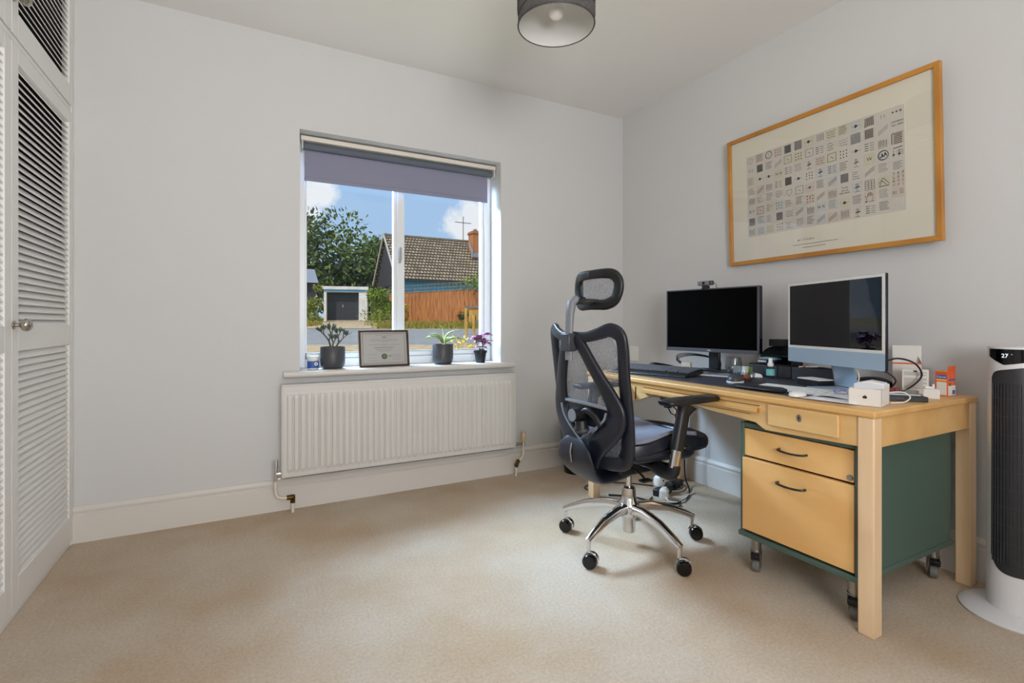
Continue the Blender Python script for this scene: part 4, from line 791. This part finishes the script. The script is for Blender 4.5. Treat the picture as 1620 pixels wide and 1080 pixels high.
for (x, y, z, rz, lab) in ((2.155, 2.16, .0, 35, 'white plug adapter on the carpet left of the power strip'), (2.20, 2.245, .045, 10, 'white plug pushed into the black power strip, above the others')):
    ad = thing('plug_adapter', lab, 'plug', (x, y, z), rz, 'white plugs by the power strip')
    b = MB(); b.sweep([(0, 0, 0), (0, 0, .012), (0, 0, .05), (0, 0, .066)], [.055, .065, .062, .03], [.045, .055, .05, .026], (0, 1, 0), 14, 4); b.build('plug_body', 'white', ad)
    b = MB(); b.box(-.004, .004, -.0295, -.024, .03, .04); b.build('pin_socket', 'midgrey', ad)

# ------------------------------------------------------------------ picture on the right wall
BL_, BR_, TL_ = Vector((2.553, 2.028, 1.354)), Vector((2.516, .981, 1.357)), Vector((2.531, 2.030, 2.083))
ax = (BR_-BL_); PW = ax.length; ax.normalize(); up = (TL_-BL_); up = (up-ax*up.dot(ax)); PH = .731; up.normalize(); ny = up.cross(ax)
mt = Matrix(((ax.x, ny.x, up.x, BL_.x), (ax.y, ny.y, up.y, BL_.y), (ax.z, ny.z, up.z, BL_.z), (0, 0, 0, 1)))
pc = thing('framed_print', 'large oak-framed print of small symbol tiles on the right wall', 'picture', mtx=mt)
fwid = .022
b = MB()
b.prism([(0, 0), (PW, 0), (PW-fwid, fwid), (fwid, fwid)], -.004, .020, 'y'); b.prism([(0, PH), (fwid, PH-fwid), (PW-fwid, PH-fwid), (PW, PH)], -.004, .020, 'y'); b.prism([(0, 0), (fwid, fwid), (fwid, PH-fwid), (0, PH)], -.004, .020, 'y'); b.prism([(PW, 0), (PW, PH), (PW-fwid, PH-fwid), (PW-fwid, fwid)], -.004, .020, 'y')
b.build('frame', 'oak', pc, bevel=.002)
MB().box(fwid-.003, PW-fwid+.003, .008, .012, fwid-.003, PH-fwid+.003).build('mount_board', 'mount', pc, smooth=0)
MB().box(fwid-.003, PW-fwid+.003, .001, .003, fwid-.003, PH-fwid+.003).build('glazing', 'pglass', pc, smooth=0)
PX0, PX1, PZ0, PZ1 = .124, .914, .152, .608
MB().box(PX0, PX1, .0070, .008, PZ0, PZ1).build('print_sheet', 'print', pc, smooth=0)
NC, NR = 14, 8; cw_ = (PX1-PX0)/NC; chh = (PZ1-PZ0)/NR
tiles = MB(); ink = MB(); random.seed(21); YI = .0061
tiles_used = {}
def seg(x0, z0, x1, z1, w=.0011, mi=0):
    d = Vector((x1-x0, 0, z1-z0)); 
    if d.length < 1e-6: return
    n = Vector((-d.z, 0, d.x)).normalized()*w*.68
    ink.mi = mi; a = Vector((x0, YI, z0)); c = Vector((x1, YI, z1)); ink._add([a-n, c-n, c+n, a+n], [(0, 1, 2, 3)])
def poly(pts, w=.0011, mi=0):
    for p, q in zip(pts, pts[1:]): seg(p[0], p[1], q[0], q[1], w, mi)
def circ(x, z, r, w=.001, mi=0, a0=0, a1=2*pi): poly([(x+r*cos(a0+(a1-a0)*i/14), z+r*sin(a0+(a1-a0)*i/14)) for i in range(15)], w, mi)
def ptext(s, x, z, size, mi=0, sh=0):
    ink.mi = mi; text_into(ink, s, size, Matrix.Translation((x, YI, z)) @ Matrix.Rotation(R(90), 4, 'X'), shear=sh, depth=0)
special = {(13, 0): 'stars', (13, 1): 'prob', (13, 2): 'boxed', (13, 3): 'notes', (13, 4): 'faint', (13, 5): 'letters', (13, 6): '31', (12, 3): 'ring', (12, 5): 'tri', (11, 6): 'hand', (10, 1): 'grid', (1, 1): 'dense', (2, 0): 'seal', (5, 0): 'stripes', (4, 4): 'heart', (11, 5): 'table', (0, 0): 'circle', (11, 0): 'map', (9, 5): 'toan', (7, 0): 'stripes'}
for c in range(NC):
    for r_ in range(NR):
        cx = PX0+(c+.5)*cw_+random.uniform(-.002, .002); cz = PZ1-(r_+.5)*chh+random.uniform(-.003, .003); s_ = .020
        if c == 13 and r_ == 7: continue
        q = random.random()
        if q < .38 or (c, r_) in ((12, 3), (4, 0), (3, 0), (5, 1), (6, 5), (11, 6)):
            tiles.mi = {0: 0, 1: 1, 2: 2}[int(random.random()*3)]; tiles.box(cx-.025, cx+.025, .0066, .0070, cz-.024, cz+.024)
        kind = special.get((c, r_)) or random.choice(['lines', 'lines', 'script', 'script', 'dots', 'frame', 'diag', 'dense2', 'glyph', 'bars', 'stick', 'arrow', 'wave', 'lines2'])
        mi = 1 if (random.random() < .22 and (c, r_) not in special) else 0
        if kind == 'lines':
            for i in range(6): z = cz+s_-i*.0068; seg(cx-s_, z, cx+s_-random.uniform(0, .012), z+random.uniform(-.001, .001), .0014, mi)
        elif kind == 'lines2':
            for i in range(4): z = cz+s_*.8-i*.010; seg(cx-s_, z, cx-.004, z, .002, mi); seg(cx+.002, z, cx+s_, z-.002, .0012, mi)
        elif kind == 'script':
            for i in range(4):
                z = cz+s_*.8-i*.010; poly([(cx-s_+k*.0042, z+random.uniform(-.0024, .0024)) for k in range(random.randint(6, 10))], .0012, mi)
        elif kind == 'dots':
            for i in range(3):
                for j in range(3):
                    x, z = cx-.014+i*.014, cz-.014+j*.014; seg(x-.002, z, x+.002, z+random.uniform(-.003, .003), .004, mi)
        elif kind == 'frame': poly([(cx-s_, cz-s_), (cx+s_, cz-s_+.002), (cx+s_, cz+s_), (cx-s_, cz+s_-.002), (cx-s_, cz-s_)], .0011, mi); seg(cx-.006, cz+.004, cx+.008, cz-.006, .0014, mi)
        elif kind == 'diag':
            for i in range(3): seg(cx-s_, cz-s_+i*.007, cx+s_, cz+.004+i*.007, .0013, mi)
        elif kind == 'dense2' or kind == 'dense':
            for i in range(11): z = cz+s_-i*.0037; seg(cx-s_*.9, z, cx+s_*.9, z, .0021, mi)
            for i in range(5): x = cx-.014+i*.007; seg(x, cz-s_, x, cz+s_, .0012, 1)
        elif kind == 'glyph': ptext(random.choice(['& ?', 'K AB', 'H X', '? !', 'N 7', 'W', 'abc', 'X Y', '4 2']), cx, cz, .022, mi)
        elif kind == 'bars':
            for i in range(6): x = cx-.016+i*.0064; seg(x, cz-.014, x, cz+.014+random.uniform(-.003, .003), .0014, mi)
            seg(cx-s_, cz-.019, cx+s_, cz-.017, .001, mi)
        elif kind == 'stick': seg(cx, cz-s_, cx, cz+s_*.7, .0012, mi); circ(cx, cz+.010, .006, .0012, mi); seg(cx-.010, cz-.002, cx+.012, cz+.002, .0035, mi); seg(cx-.012, cz-s_, cx+.012, cz-s_, .0012, mi)
        elif kind == 'arrow': seg(cx-s_, cz, cx+s_, cz, .0009, mi); poly([(cx-.004, cz-.006), (cx+.006, cz), (cx-.004, cz+.006), (cx-.004, cz-.006)], .0035, mi)
        elif kind == 'wave':
            for k in range(3): poly([(cx-s_+i*.004, cz-.012+k*.012+.004*sin(i*1.3+k)) for i in range(11)], .0011, mi)
        elif kind == 'stars':
            for k in (-1, 0, 1):
                x = cx+k*.015; ink.mi = 0; pts = [(x+(.006 if i % 2 == 0 else .0026)*sin(i*pi/5), cz+.004+(.006 if i % 2 == 0 else .0026)*cos(i*pi/5)) for i in range(10)]
                ink._add([(x, YI, cz+.004)]+[(p, YI, z) for p, z in pts], [(0, 1+i, 1+(i+1) % 10) for i in range(10)])
        elif kind == 'prob': ptext('a problem', cx, cz+.020, .012, 0, .3); ptext('our, label', cx, cz+.005, .012, 0, .3)
        elif kind == 'boxed':
            seg(cx-.022, cz+.026, cx+.022, cz+.026, .002); seg(cx-.022, cz-.020, cx-.022, cz+.026, .002)
            for i in range(6): seg(cx-.015, cz+.019-i*.0075, cx+.018, cz+.019-i*.0075, .0026)
        elif kind == 'notes':
            for i in range(5): seg(cx-.002, cz+.010-i*.005, cx+.024, cz+.010-i*.005, .0006)
            for x in (-.014, .008): seg(cx+x, cz-.018, cx+x, cz+.014, .001); seg(cx+x-.004, cz-.008, cx+x+.004, cz-.006, .005)
            seg(cx-.016, cz+.021, cx+.02, cz+.023, .0022)
        elif kind == 'faint':
            for i in range(6): seg(cx-.02, cz+.015-i*.006, cx+.018-.01*(i % 2), cz+.015-i*.006, .0016, 1)
        elif kind == 'letters':
            for k, col in enumerate(('TLRU', 'EEYO', 'PSLL')):
                for j, chx in enumerate(col): ptext(chx, cx-.017+k*.018, cz+.021-j*.0165, .0155)
        elif kind == '31':
            ptext('31', cx-.013, cz-.002, .020)
            for i in range(4): seg(cx+.006, cz+.010-i*.006, cx+.022, cz+.010-i*.006, .0016, 1)
        elif kind == 'ring': circ(cx, cz, .021, .0022); circ(cx+.002, cz, .019, .001); poly([(cx-.014, cz-.006), (cx-.006, cz-.008), (cx-.004, cz+.008), (cx, cz-.006), (cx+.006, cz-.004), (cx+.008, cz+.010), (cx+.014, cz-.004)], .003)
        elif kind == 'tri': poly([(cx-.022, cz-.006), (cx-.002, cz+.018), (cx+.022, cz-.012)], .0016); poly([(cx-.018, cz-.016), (cx-.006, cz+.006), (cx+.010, cz-.014)], .0016); seg(cx-.020, cz-.019, cx+.022, cz-.018, .0022)
        elif kind == 'hand':
            hp = [(-.012, -.020), (-.016, -.004), (-.021, .004), (-.018, .006), (-.010, -.002), (-.010, .014), (-.007, .016), (-.005, .002), (-.004, .020), (0, .021), (.001, .003), (.003, .019), (.006, .018), (.006, .002), (.010, .013), (.013, .012), (.011, -.004), (.009, -.020)]
            poly([(cx+a, cz+d) for a, d in hp], .0009); seg(cx-.02, cz-.022, cx-.012, cz-.020, .004); seg(cx-.006, cz-.022, cx+.018, cz-.021, .0014)
        elif kind == 'grid' or kind == 'table':
            for i in range(9 if kind == 'grid' else 6): z = cz-.022+i*(.0055 if kind == 'grid' else .0088); seg(cx-.020, z, cx+.020, z, .0011)
            for i in range(8 if kind == 'grid' else 4): x = cx-.020+i*(.0057 if kind == 'grid' else .0133); seg(x, cz-.022, x, cz+.022, .0011)
        elif kind == 'seal': circ(cx, cz, .020, .0016); circ(cx, cz, .0165, .001); ptext('?', cx, cz, .022)
        elif kind == 'stripes':
            for i in range(9 if c == 5 else 5): 
                if c == 5: seg(cx-.02, cz-.020+i*.005, cx+.02, cz-.020+i*.005, .0022)
                else: x = cx-.014+i*.0075; seg(x, cz-.016, x, cz+.018, .0014)
        elif kind == 'heart': poly([(cx, cz-.020), (cx-.016, cz+.002), (cx-.012, cz+.014), (cx+.002, cz+.012), (cx+.014, cz+.016), (cx+.016, cz+.002), (cx, cz-.020)], .0009)
        elif kind == 'circle': circ(cx-.004, cz, .016, .0009); seg(cx-.004, cz-.016, cx-.002, cz+.016, .0009); seg(cx+.014, cz+.002, cx+.024, cz+.010, .001)
        elif kind == 'map':
            for i in range(10): poly([(cx-.02, cz-.02+i*.0042), (cx, cz-.014+i*.0036), (cx+.02, cz-.018+i*.0044)], .0012, 0)
            for i in range(5): seg(cx-.018+i*.009, cz-.02, cx-.010+i*.007, cz+.02, .001, 0)
        elif kind == 'toan':
            for j, s2 in enumerate(('To an', 'our at', 'Elberfeld,')): ptext(s2, cx, cz+.015-j*.013, .013)
ptext('w i l l i a m s', PX0+.34, .093, .017, 1)
for i in range(2): seg(PX0+.27+i*.05, .068-i*.016, PX0+.50-i*.06, .068-i*.016, .0016, 1)
tiles.build('tinted_tiles', ['tp', 'ty', 'tb'], pc, smooth=0); ink.build('printed_marks', ['ink', 'ink2'], pc, smooth=0)

# ------------------------------------------------------------------ tower fan
fn = thing('tower_fan', 'tall white tower fan with a black grille at the right edge', 'fan', (2.392, .718, 0), -73)
b = MB(); b.lathe([(0, 0), (.155, 0), (.158, .006), (.150, .012), (.10, .022), (.085, .026), (0, .026)], n=56, caps=False); b.build('base', 'fanw', fn, smooth=40)
def fan_r(a, z): return .079+.004*(1-z/.9)
b = MB(); b.grid(lambda u, v: (fan_r(0, v*.9)*cos(u*2*pi), fan_r(0, v*.9)*sin(u*2*pi), .026+v*.902), 48, 12); b.lathe([(.079, .928), (.080, .932), (.078, .936), (0, .936)], n=48, caps=False); b.build('shell', 'fanw', fn, smooth=50)
def arcpatch(mb, a0, a1, zf0, zf1, off, n=24):
    mb.grid(lambda u, v: ((fan_r(0, 0)*0+(.079+.004*(1-((zf0(u)+(zf1(u)-zf0(u))*v)-.026)/.9)+off)*cos(a0+(a1-a0)*u)), (.079+.004*(1-((zf0(u)+(zf1(u)-zf0(u))*v)-.026)/.9)+off)*sin(a0+(a1-a0)*u), zf0(u)+(zf1(u)-zf0(u))*v), n, 24)
F0 = -pi/2
g_ = MB(); arcpatch(g_, F0-.98, F0+.98, lambda u: .21-.055*(1-(2*u-1)**4), lambda u: .850+.030*u-.020*(abs(2*u-1)**10), .0012); gr = g_.build('grille', 'fang', fn)
b = MB()
for k in range(17):
    a = F0-.86+k*.1075; r = lambda z: .079+.004*(1-(z-.026)/.9)+.0035
    b.sweep([(r(z)*cos(a), r(z)*sin(a), z) for z in (.19, .4, .6, .81)], .0030, .004, (cos(a), sin(a), 0), 6)
for z in [.20+.062*i for i in range(10)]: b.sweep([((.079+.004*(1-(z-.026)/.9)+.002)*cos(F0+q*.92/8), (.079+.004*(1-(z-.026)/.9)+.002)*sin(F0+q*.92/8), z) for q in range(-8, 9)], .0025, .0025, (0, 0, 1), 6)
b.build('grille_bars', 'midgrey', gr)
b = MB(); arcpatch(b, F0-1.15, F0+1.15, lambda u: (.902-.028*u/.3 if u < .3 else .874+.026*(u-.3)/.7), lambda u: .929, .0012); dp = b.build('display_panel', 'gloss', fn)
b = MB()
def curved_text(mb, s, size, ac, z):
    t = MB(); text_into(t, s, size, Matrix.Identity(4), depth=.0002)
    rr = .0835
    mb._add([((rr+v.z)*cos(ac+v.x/rr), (rr+v.z)*sin(ac+v.x/rr), z+v.y) for v in t.v], t.f)
curved_text(b, '27', .019, F0-.42, .906); curved_text(b, 'o', .006, F0-.20, .912)
tag(b.build('display_digits', 'digit', dp, smooth=0), 'glowing white temperature digits')

# ------------------------------------------------------------------ outdoors
def gz(t):
    K = [(0, -.25), (4, -.12), (6.5, .25), (8.5, .50), (10, .60), (14, .67), (21.8, .74), (26, .93), (30, 1.14), (34, 1.25), (60, 1.7), (160, 2)]
    for (a, za), (c, zc) in zip(K, K[1:]):
        if t <= c: return za+(zc-za)*(t-a)/(c-a)
    return 2
A = math.atan(425/796); FX, FYd, RX, RY = sin(A), cos(A), cos(A), -sin(A)
def stw(s_, t, z=None): return (FX*t+RX*s_, FYd*t+RY*s_, gz(t) if z is None else z)   # street runs square to this heading
def strip(name, t0, t1, m, s0=-60, s1=60, dz=0, n=30):
    b = MB(); b.grid(lambda u, v: (lambda p: (p[0], p[1], p[2]+dz))(stw(s0+(s1-s0)*v, t0+(t1-t0)*u)), n, 12)
    o = struct(b.build(name, m, smooth=60)); return o
b = MB(); b.grid(lambda u, v: (lambda t, s_: (lambda p: (p[0], max(p[1], 3.30), p[2]))(stw(s_, t)))(3.2+140*u**1.7, (v-.5)*(30+150*u)), 60, 30); struct(b.build('ground', 'ground', smooth=60))
strip('road', 9.4, 21.6, 'road', dz=.02); strip('pavement_strip', 8.0, 9.4, 'path', dz=.05)
b = MB(); b.grid(lambda u, v: (lambda t, c: (lambda p: (p[0], p[1], p[2]+.035))(stw(c, t)))(21.6+8.9*u, (-9.3+v*3.3)*(1-u)+(-11.0+v*2.4)*u), 12, 6); struct(b.build('driveway', 'path', smooth=60))
# leaves
def leaves(mb, c, rad, n, size, shell=.55):
    for i in range(n):
        v = Vector((random.gauss(0, 1), random.gauss(0, 1), random.gauss(0, 1))).normalized(); r = shell+(1-shell)*random.random()
        p = Vector((c[0]+v.x*rad[0]*r, c[1]+v.y*rad[1]*r, c[2]+v.z*rad[2]*r)); a = Vector((random.gauss(0, 1), random.gauss(0, 1), random.gauss(0, 1))).normalized(); q = a.cross(v)
        if q.length < .01: continue
        q.normalize(); s_ = size*random.uniform(.6, 1.3); a = q.cross(a if abs(a.dot(q)) < .9 else v).normalized()
        mb._add([p-a*s_, p+q*s_*.5, p+a*s_, p-q*s_*.5], [(0, 1, 2, 3)])
def tree(name, label, s_, t, h, w, m, n, size, seed, group=None, cat='tree', nb=14, trunk=True, depth=None, sp=1.0, zb=.35):
    random.seed(seed); p = stw(s_, t); o = thing(name, label, cat, p, 0, group); mb = MB()
    for i in range(nb):
        a = random.uniform(0, 2*pi); rr = w*.5*math.sqrt(random.random())*.75; z = h*(zb+(1-zb)*random.random()*.85); k = 1-.5*abs((z/h)-.55)
        br = w*.26*k*random.uniform(.8, 1.2); leaves(mb, (rr*cos(a)*k*sp, rr*sin(a)*k, min(z, h-br*.6)), (br, br, br*.75), n//nb, size)
    mb.build('foliage', m, o, smooth=0)
    if trunk:
        b = MB(); b.tube([(0, 0, -.1), (.1, 0, h*.3), (0, .1, h*.7)], [h*.03, h*.022, h*.01], 8)
        for i in range(5): a = i*1.3; b.tube([(0, 0, h*.3+i*h*.06), (w*.25*cos(a), w*.25*sin(a), h*.5+i*h*.07)], [h*.012, h*.004], 6)
        b.build('trunk', 'bark', o)
    return o
tree('oak_tree', 'tall dark green tree at the left of the window view', -16.2, 40, 8.6, 9.5, 'lf1', 5200, .20, 1, cat='tree', nb=26, zb=.12)
tree('yew_tree', 'dark low tree behind the garage roof', -13.4, 42, 6.2, 7.5, 'lf2', 3600, .20, 2, nb=20, zb=.05)
tree('beech_tree', 'olive green spreading tree left of the tiled house', -12.6, 47, 8.6, 9.5, 'lf3', 4200, .22, 3, nb=22, zb=.08)
tree('tall_weeds', 'tall yellow-green weeds left of the garage', -10.95, 27.5, 2.4, 1.7, 'lf5', 1300, .07, 4, cat='bush', nb=14, trunk=False, zb=.05)
tree('climbing_bush', 'lime green bush between the garage and brown fence', -7.15, 28.0, 2.25, 1.9, 'lf4', 1900, .075, 5, cat='bush', nb=16, trunk=False, zb=.1)
tree('fence_creeper', 'green creeper growing over the right part of the fence', -1.6, 26.1, 2.55, 3.0, 'lf4', 900, .07, 6, cat='creeper', nb=10, trunk=False, zb=.72)
tree('yellow_shrub', 'small shrub with yellow flowers by the brown fence, beside window mullion', -5.35, 24.9, 1.15, .8, 'lf6', 500, .05, 7, cat='bush', nb=7, trunk=False, zb=.1)
tree('flower_bed', 'orange and green flowers just outside the window, bottom right', -.62, 6.4, .62, .85, 'lf6', 700, .022, 8, cat='flowers', nb=9, trunk=False, zb=.1)
tree('hedge_plant', 'dense grey-green bush at the road edge below the lime bush', -6.6, 25.2, .8, 2.0, 'lf5', 900, .05, 12, cat='bush', nb=9, trunk=False, zb=.1, sp=1.2)
tree('round_bush', 'small dark round bush in dry grass before the fence', -2.35, 24.6, .85, .9, 'lf2', 400, .045, 13, cat='bush', nb=6, trunk=False, zb=.2)
random.seed(8); b = MB()
for i in range(5200):
    t = random.uniform(21.9, 25.0); s_ = random.uniform(-13.5, 2)
    if -9.4 < s_ < -5.9-.2*(t-22): continue
    p = Vector(stw(s_, t)); h = random.uniform(.08, .34); d = Vector((random.uniform(-.12, .12), random.uniform(-.1, .1), h)); w = Vector((random.uniform(.02, .05), 0, 0))
    b._add([p-w, p+w, p+d], [(0, 1, 2)])
o = b.build('dry_verge_grass', 'verge', smooth=0); tag(o, 'straggly dry yellow grass verge along the far side of road', 'grass', kind='stuff')

# tiled house
hs = thing('tiled_house', 'blue house with steep brown tiled roof behind the fence', 'house', (8.58, 31.7, 1.2))
HL = 17; sl = math.atan2(3.25, 3.2); SLN = math.hypot(3.25, 3.2)
b = MB(); b.box(.35, HL, .45, 6.0, -.3, 2.75); b.build('wall', 'bluew', hs, smooth=0)
b = MB(); b.prism([(.45, 2.3), (3.2, 5.45), (5.95, 2.3)], .12, .35, 'x'); b.prism([(.05, -.3), (.05, 2.35), (6.3, 2.35), (6.3, -.3)], .2, .34, 'x'); b.build('gable', 'clad', hs, smooth=0)
r1 = MB(); n_ = 15
for i in range(n_):
    y0 = i*SLN/n_; r1._add([(0, y0, .05), (HL, y0, .05), (HL, y0+SLN/n_+.03, .015), (0, y0+SLN/n_+.03, .015), (0, y0, 0), (HL, y0, 0), (HL, y0+SLN/n_+.03, -.03), (0, y0+SLN/n_+.03, -.03)], [(0, 1, 2, 3), (4, 5, 1, 0), (7, 6, 5, 4), (3, 2, 6, 7), (0, 3, 7, 4), (1, 5, 6, 2)])
r1.build('roof_slope', 'tile', hs, loc=(0, 0, 2.62), rot=(sl, 0, 0), smooth=0)
MB().box(0, HL, 0, SLN, 0, .06).build('roof_slope', 'tile', hs, loc=(0, 3.2, 5.87), rot=(-sl, 0, 0), smooth=0)
b = MB(); b.tube([(0, 3.2, 5.90), (HL, 3.2, 5.90)], .12, 10); b.build('ridge_tiles', 'greywood', hs)
b = MB(); 
for y0, z0, y1, z1 in ((-.05, 2.50, 3.2, 5.80), (6.45, 2.50, 3.2, 5.80)): b._add([(-.06, y0, z0), (-.06, y0, z0+.2), (-.06, y1, z1+.2), (-.06, y1, z1), (.02, y0, z0), (.02, y0, z0+.2), (.02, y1, z1+.2), (.02, y1, z1)], [(0, 1, 2, 3), (7, 6, 5, 4), (0, 4, 5, 1), (1, 5, 6, 2), (2, 6, 7, 3), (3, 7, 4, 0)])
b.build('barge_board', 'barge', hs, smooth=0)
b = MB(); b.box(0, HL, -.08, .02, 2.50, 2.62); b.build('gutter', 'gdoor', hs, smooth=0)
for x in (5.2, 9.2): 
    w = MB().box(x, x+1.5, .38, .47, .9, 2.1).build('window_frame', 'gwhite', hs, smooth=0); MB().box(x+.08, x+.70, .36, .40, .98, 2.02).build('window_pane', 'winframe', w, smooth=0); MB().box(x+.80, x+1.42, .36, .40, .98, 2.02).build('window_pane', 'winframe', w, smooth=0)
cm = MB(); cm.box(-.45, .45, -.45, .45, -2.2, .0); co_ = cm.build('chimney', 'bricks', hs, loc=(6.55, 2.2, 6.3), smooth=0); co_.rotation_euler = (0, 0, 0)
b = MB(); b.box(-.52, .52, -.52, .52, 0, .12); b.box(-.47, .47, -.47, .47, .12, .2); b.cyl((-.1, 0, .2), (-.1, 0, .38), .13, n=12); b.build('chimney_cap', 'bricks', co_, smooth=0)
b = MB(); b.box(-.62, .55, -.62, -.46, -1.75, -1.45); b._add([(-.50, -.60, -1.7), (-.50, .2, -.85), (-.50, .2, -.5), (-.50, -.50, -1.2)], [(0, 1, 2, 3)]); tag(b.build('flashing', 'felt', co_, smooth=0), 'grey lead flashing at chimney foot')
an = MB(); an.tube([(0, 0, 0), (0, 0, 1.9)], .03, 6); an.tube([(-.65, 0, 1.45), (.65, .1, 1.45)], .02, 6)
for i in range(9): x = -.6+i*.15; an.tube([(x, -.2, 1.45), (x, .25, 1.45)], .012, 5)
o = an.build('aerial', 'greywood', loc=(14.50, 34.9, 7.05)); tag(o, 'thin television aerial standing on the tiled roof ridge', 'aerial')
# garage
ga = thing('garage', 'small white flat-roofed garage with black door', 'garage', (4.16, 31.20, 1.10), -14)
b = MB(); b.box(0, .14, 0, 2.4, -.2, 2.0); b.box(1.96, 2.44, 0, 2.4, -.12, 1.98); b.box(.14, 1.96, 0, .2, 1.72, 1.98); b.box(.1, 2.4, 2.2, 2.4, -.1, 1.98); b.build('wall', 'gwhite', ga, smooth=0)
b = MB(); 
for i in range(14): b.box(.14, 1.96, .42, .46+.008*(i % 2), -.2+i*.142, -.2+(i+1)*.142)
d_ = b.build('garage_door', 'gdoor', ga, smooth=0); MB().box(1.0, 1.06, .38, .42, .85, 1.0).build('door_handle', 'steel', d_, smooth=0)
b = MB(); b.box(-.1, 2.5, -.08, 2.5, 1.98, 2.07); b.build('roof', 'felt', ga, smooth=0); b = MB(); b.box(-.12, 2.52, -.12, -.07, 1.88, 2.06); b.build('fascia', 'gwhite', ga, smooth=0)
b = MB(); b.box(.0, 2.3, -.06, -.04, 1.78, 1.87); tag(b.build('blue_strip', 'bluew', ga, smooth=0), 'faded blue strip under the fascia')
# sheds / grey fence
b = MB(); b.box(-3.0, .0, 0, 3, 0, 2.0); b.mi = 2; b.box(-3.05, -.62, -.05, 0, 0, 1.95); b.mi = 1; b._add([(-3.1, -.3, 1.95), (.12, -.3, 1.95), (.12, 1.6, 2.95), (-3.1, 1.6, 2.95)], [(0, 1, 2, 3)]); o = b.build('garden_shed', ['clad', 'felt', 'bluew'], loc=(3.92, 32.9, 1.50), smooth=0); tag(o, 'blue shed with grey sloping roof at far left', 'shed')
b = MB(); b.box(0, 1.3, 0, .12, 0, 1.5); b.mi = 1; b.box(-.1, 1.3, -.2, 2.5, 1.5, 2.05); o = b.build('grey_outbuilding', ['greywood', 'greywood'], loc=(7.12, 32.6, 1.15), smooth=0); tag(o, 'low grey timber outbuilding joined beside the white garage', 'outbuilding')
# brown fence
def fence(name, label, pts, m, top, low=.0, bw=.14, seed=1, rails=True):
    random.seed(seed); o = thing(name, label, 'fence', pts[0]); O_ = Vector(pts[0])
    b = MB()
    for p, q in zip(pts, pts[1:]):
        p = Vector(p); q = Vector(q); L_ = (q-p).length; n = int(L_/bw); d = (q-p)/n; a = math.atan2(d.y, d.x)
        for i in range(n):
            c = p+d*(i+.5)-O_; zt = top-O_.z+random.uniform(-.015, .015); z0 = c.z-.15
            b.cb((c.x, c.y, (zt+z0)/2), (bw*1.04, .022+.02*(i % 2), zt-z0), Matrix.Rotation(a, 3, 'Z'))
    b.build('boards', m, o, smooth=0)
    b = MB()
    for p, q in zip(pts, pts[1:]):
        p = Vector(p); q = Vector(q); b.sweep([Vector((p.x-O_.x, p.y-O_.y, top-O_.z+.02)), Vector((q.x-O_.x, q.y-O_.y, top-O_.z+.02))], .09, .04, (0, 0, 1), 8, 8)
    b.build('capping_rail', 'greywood', o); return o, O_
fp = [stw(-7.19, 29.5), stw(-2.0, 25.6), stw(3.5, 25.4)]
fo, O_ = fence('brown_fence', 'long orange-brown board fence across the road', fp, 'fence', 2.70)
b = MB(); p, q = Vector(fp[0])-O_, Vector(fp[1])-O_; p.z = q.z = 2.74-O_.z; d = q-p
for i in range(25): c = p+d*(i/24); b.cb((c.x, c.y, c.z+.19), (.03, .03, .38))
for k in (0, .18, .38): b.sweep([p+Vector((0, 0, k)), q+Vector((0, 0, k))], .03, .03, (0, 0, 1), 6, 8)
b.build('trellis', 'greywood', fo, smooth=0)
# near timber gate
gt_ = thing('timber_gate', 'yellow new timber gate and posts at right of the view', 'gate', stw(-1.32, 14, .62), math.degrees(-A))
for x in (0, .22): MB().box(x, x+.07, 0, .08, -.2, .86 if x == 0 else .62).build('post', 'fence2', gt_, bevel=.005)
b = MB(); b.box(-.02, 1.6, -.01, .09, .82, .87); b.box(.3, 1.6, .0, .05, .40, .48); b.build('rail', 'greywood', gt_, smooth=0)
b = MB()
for i in range(12): b.box(.12+i*.12, .225+i*.12, .05, .07, .42, .80)
b.build('boards', 'fence2', gt_, smooth=0)
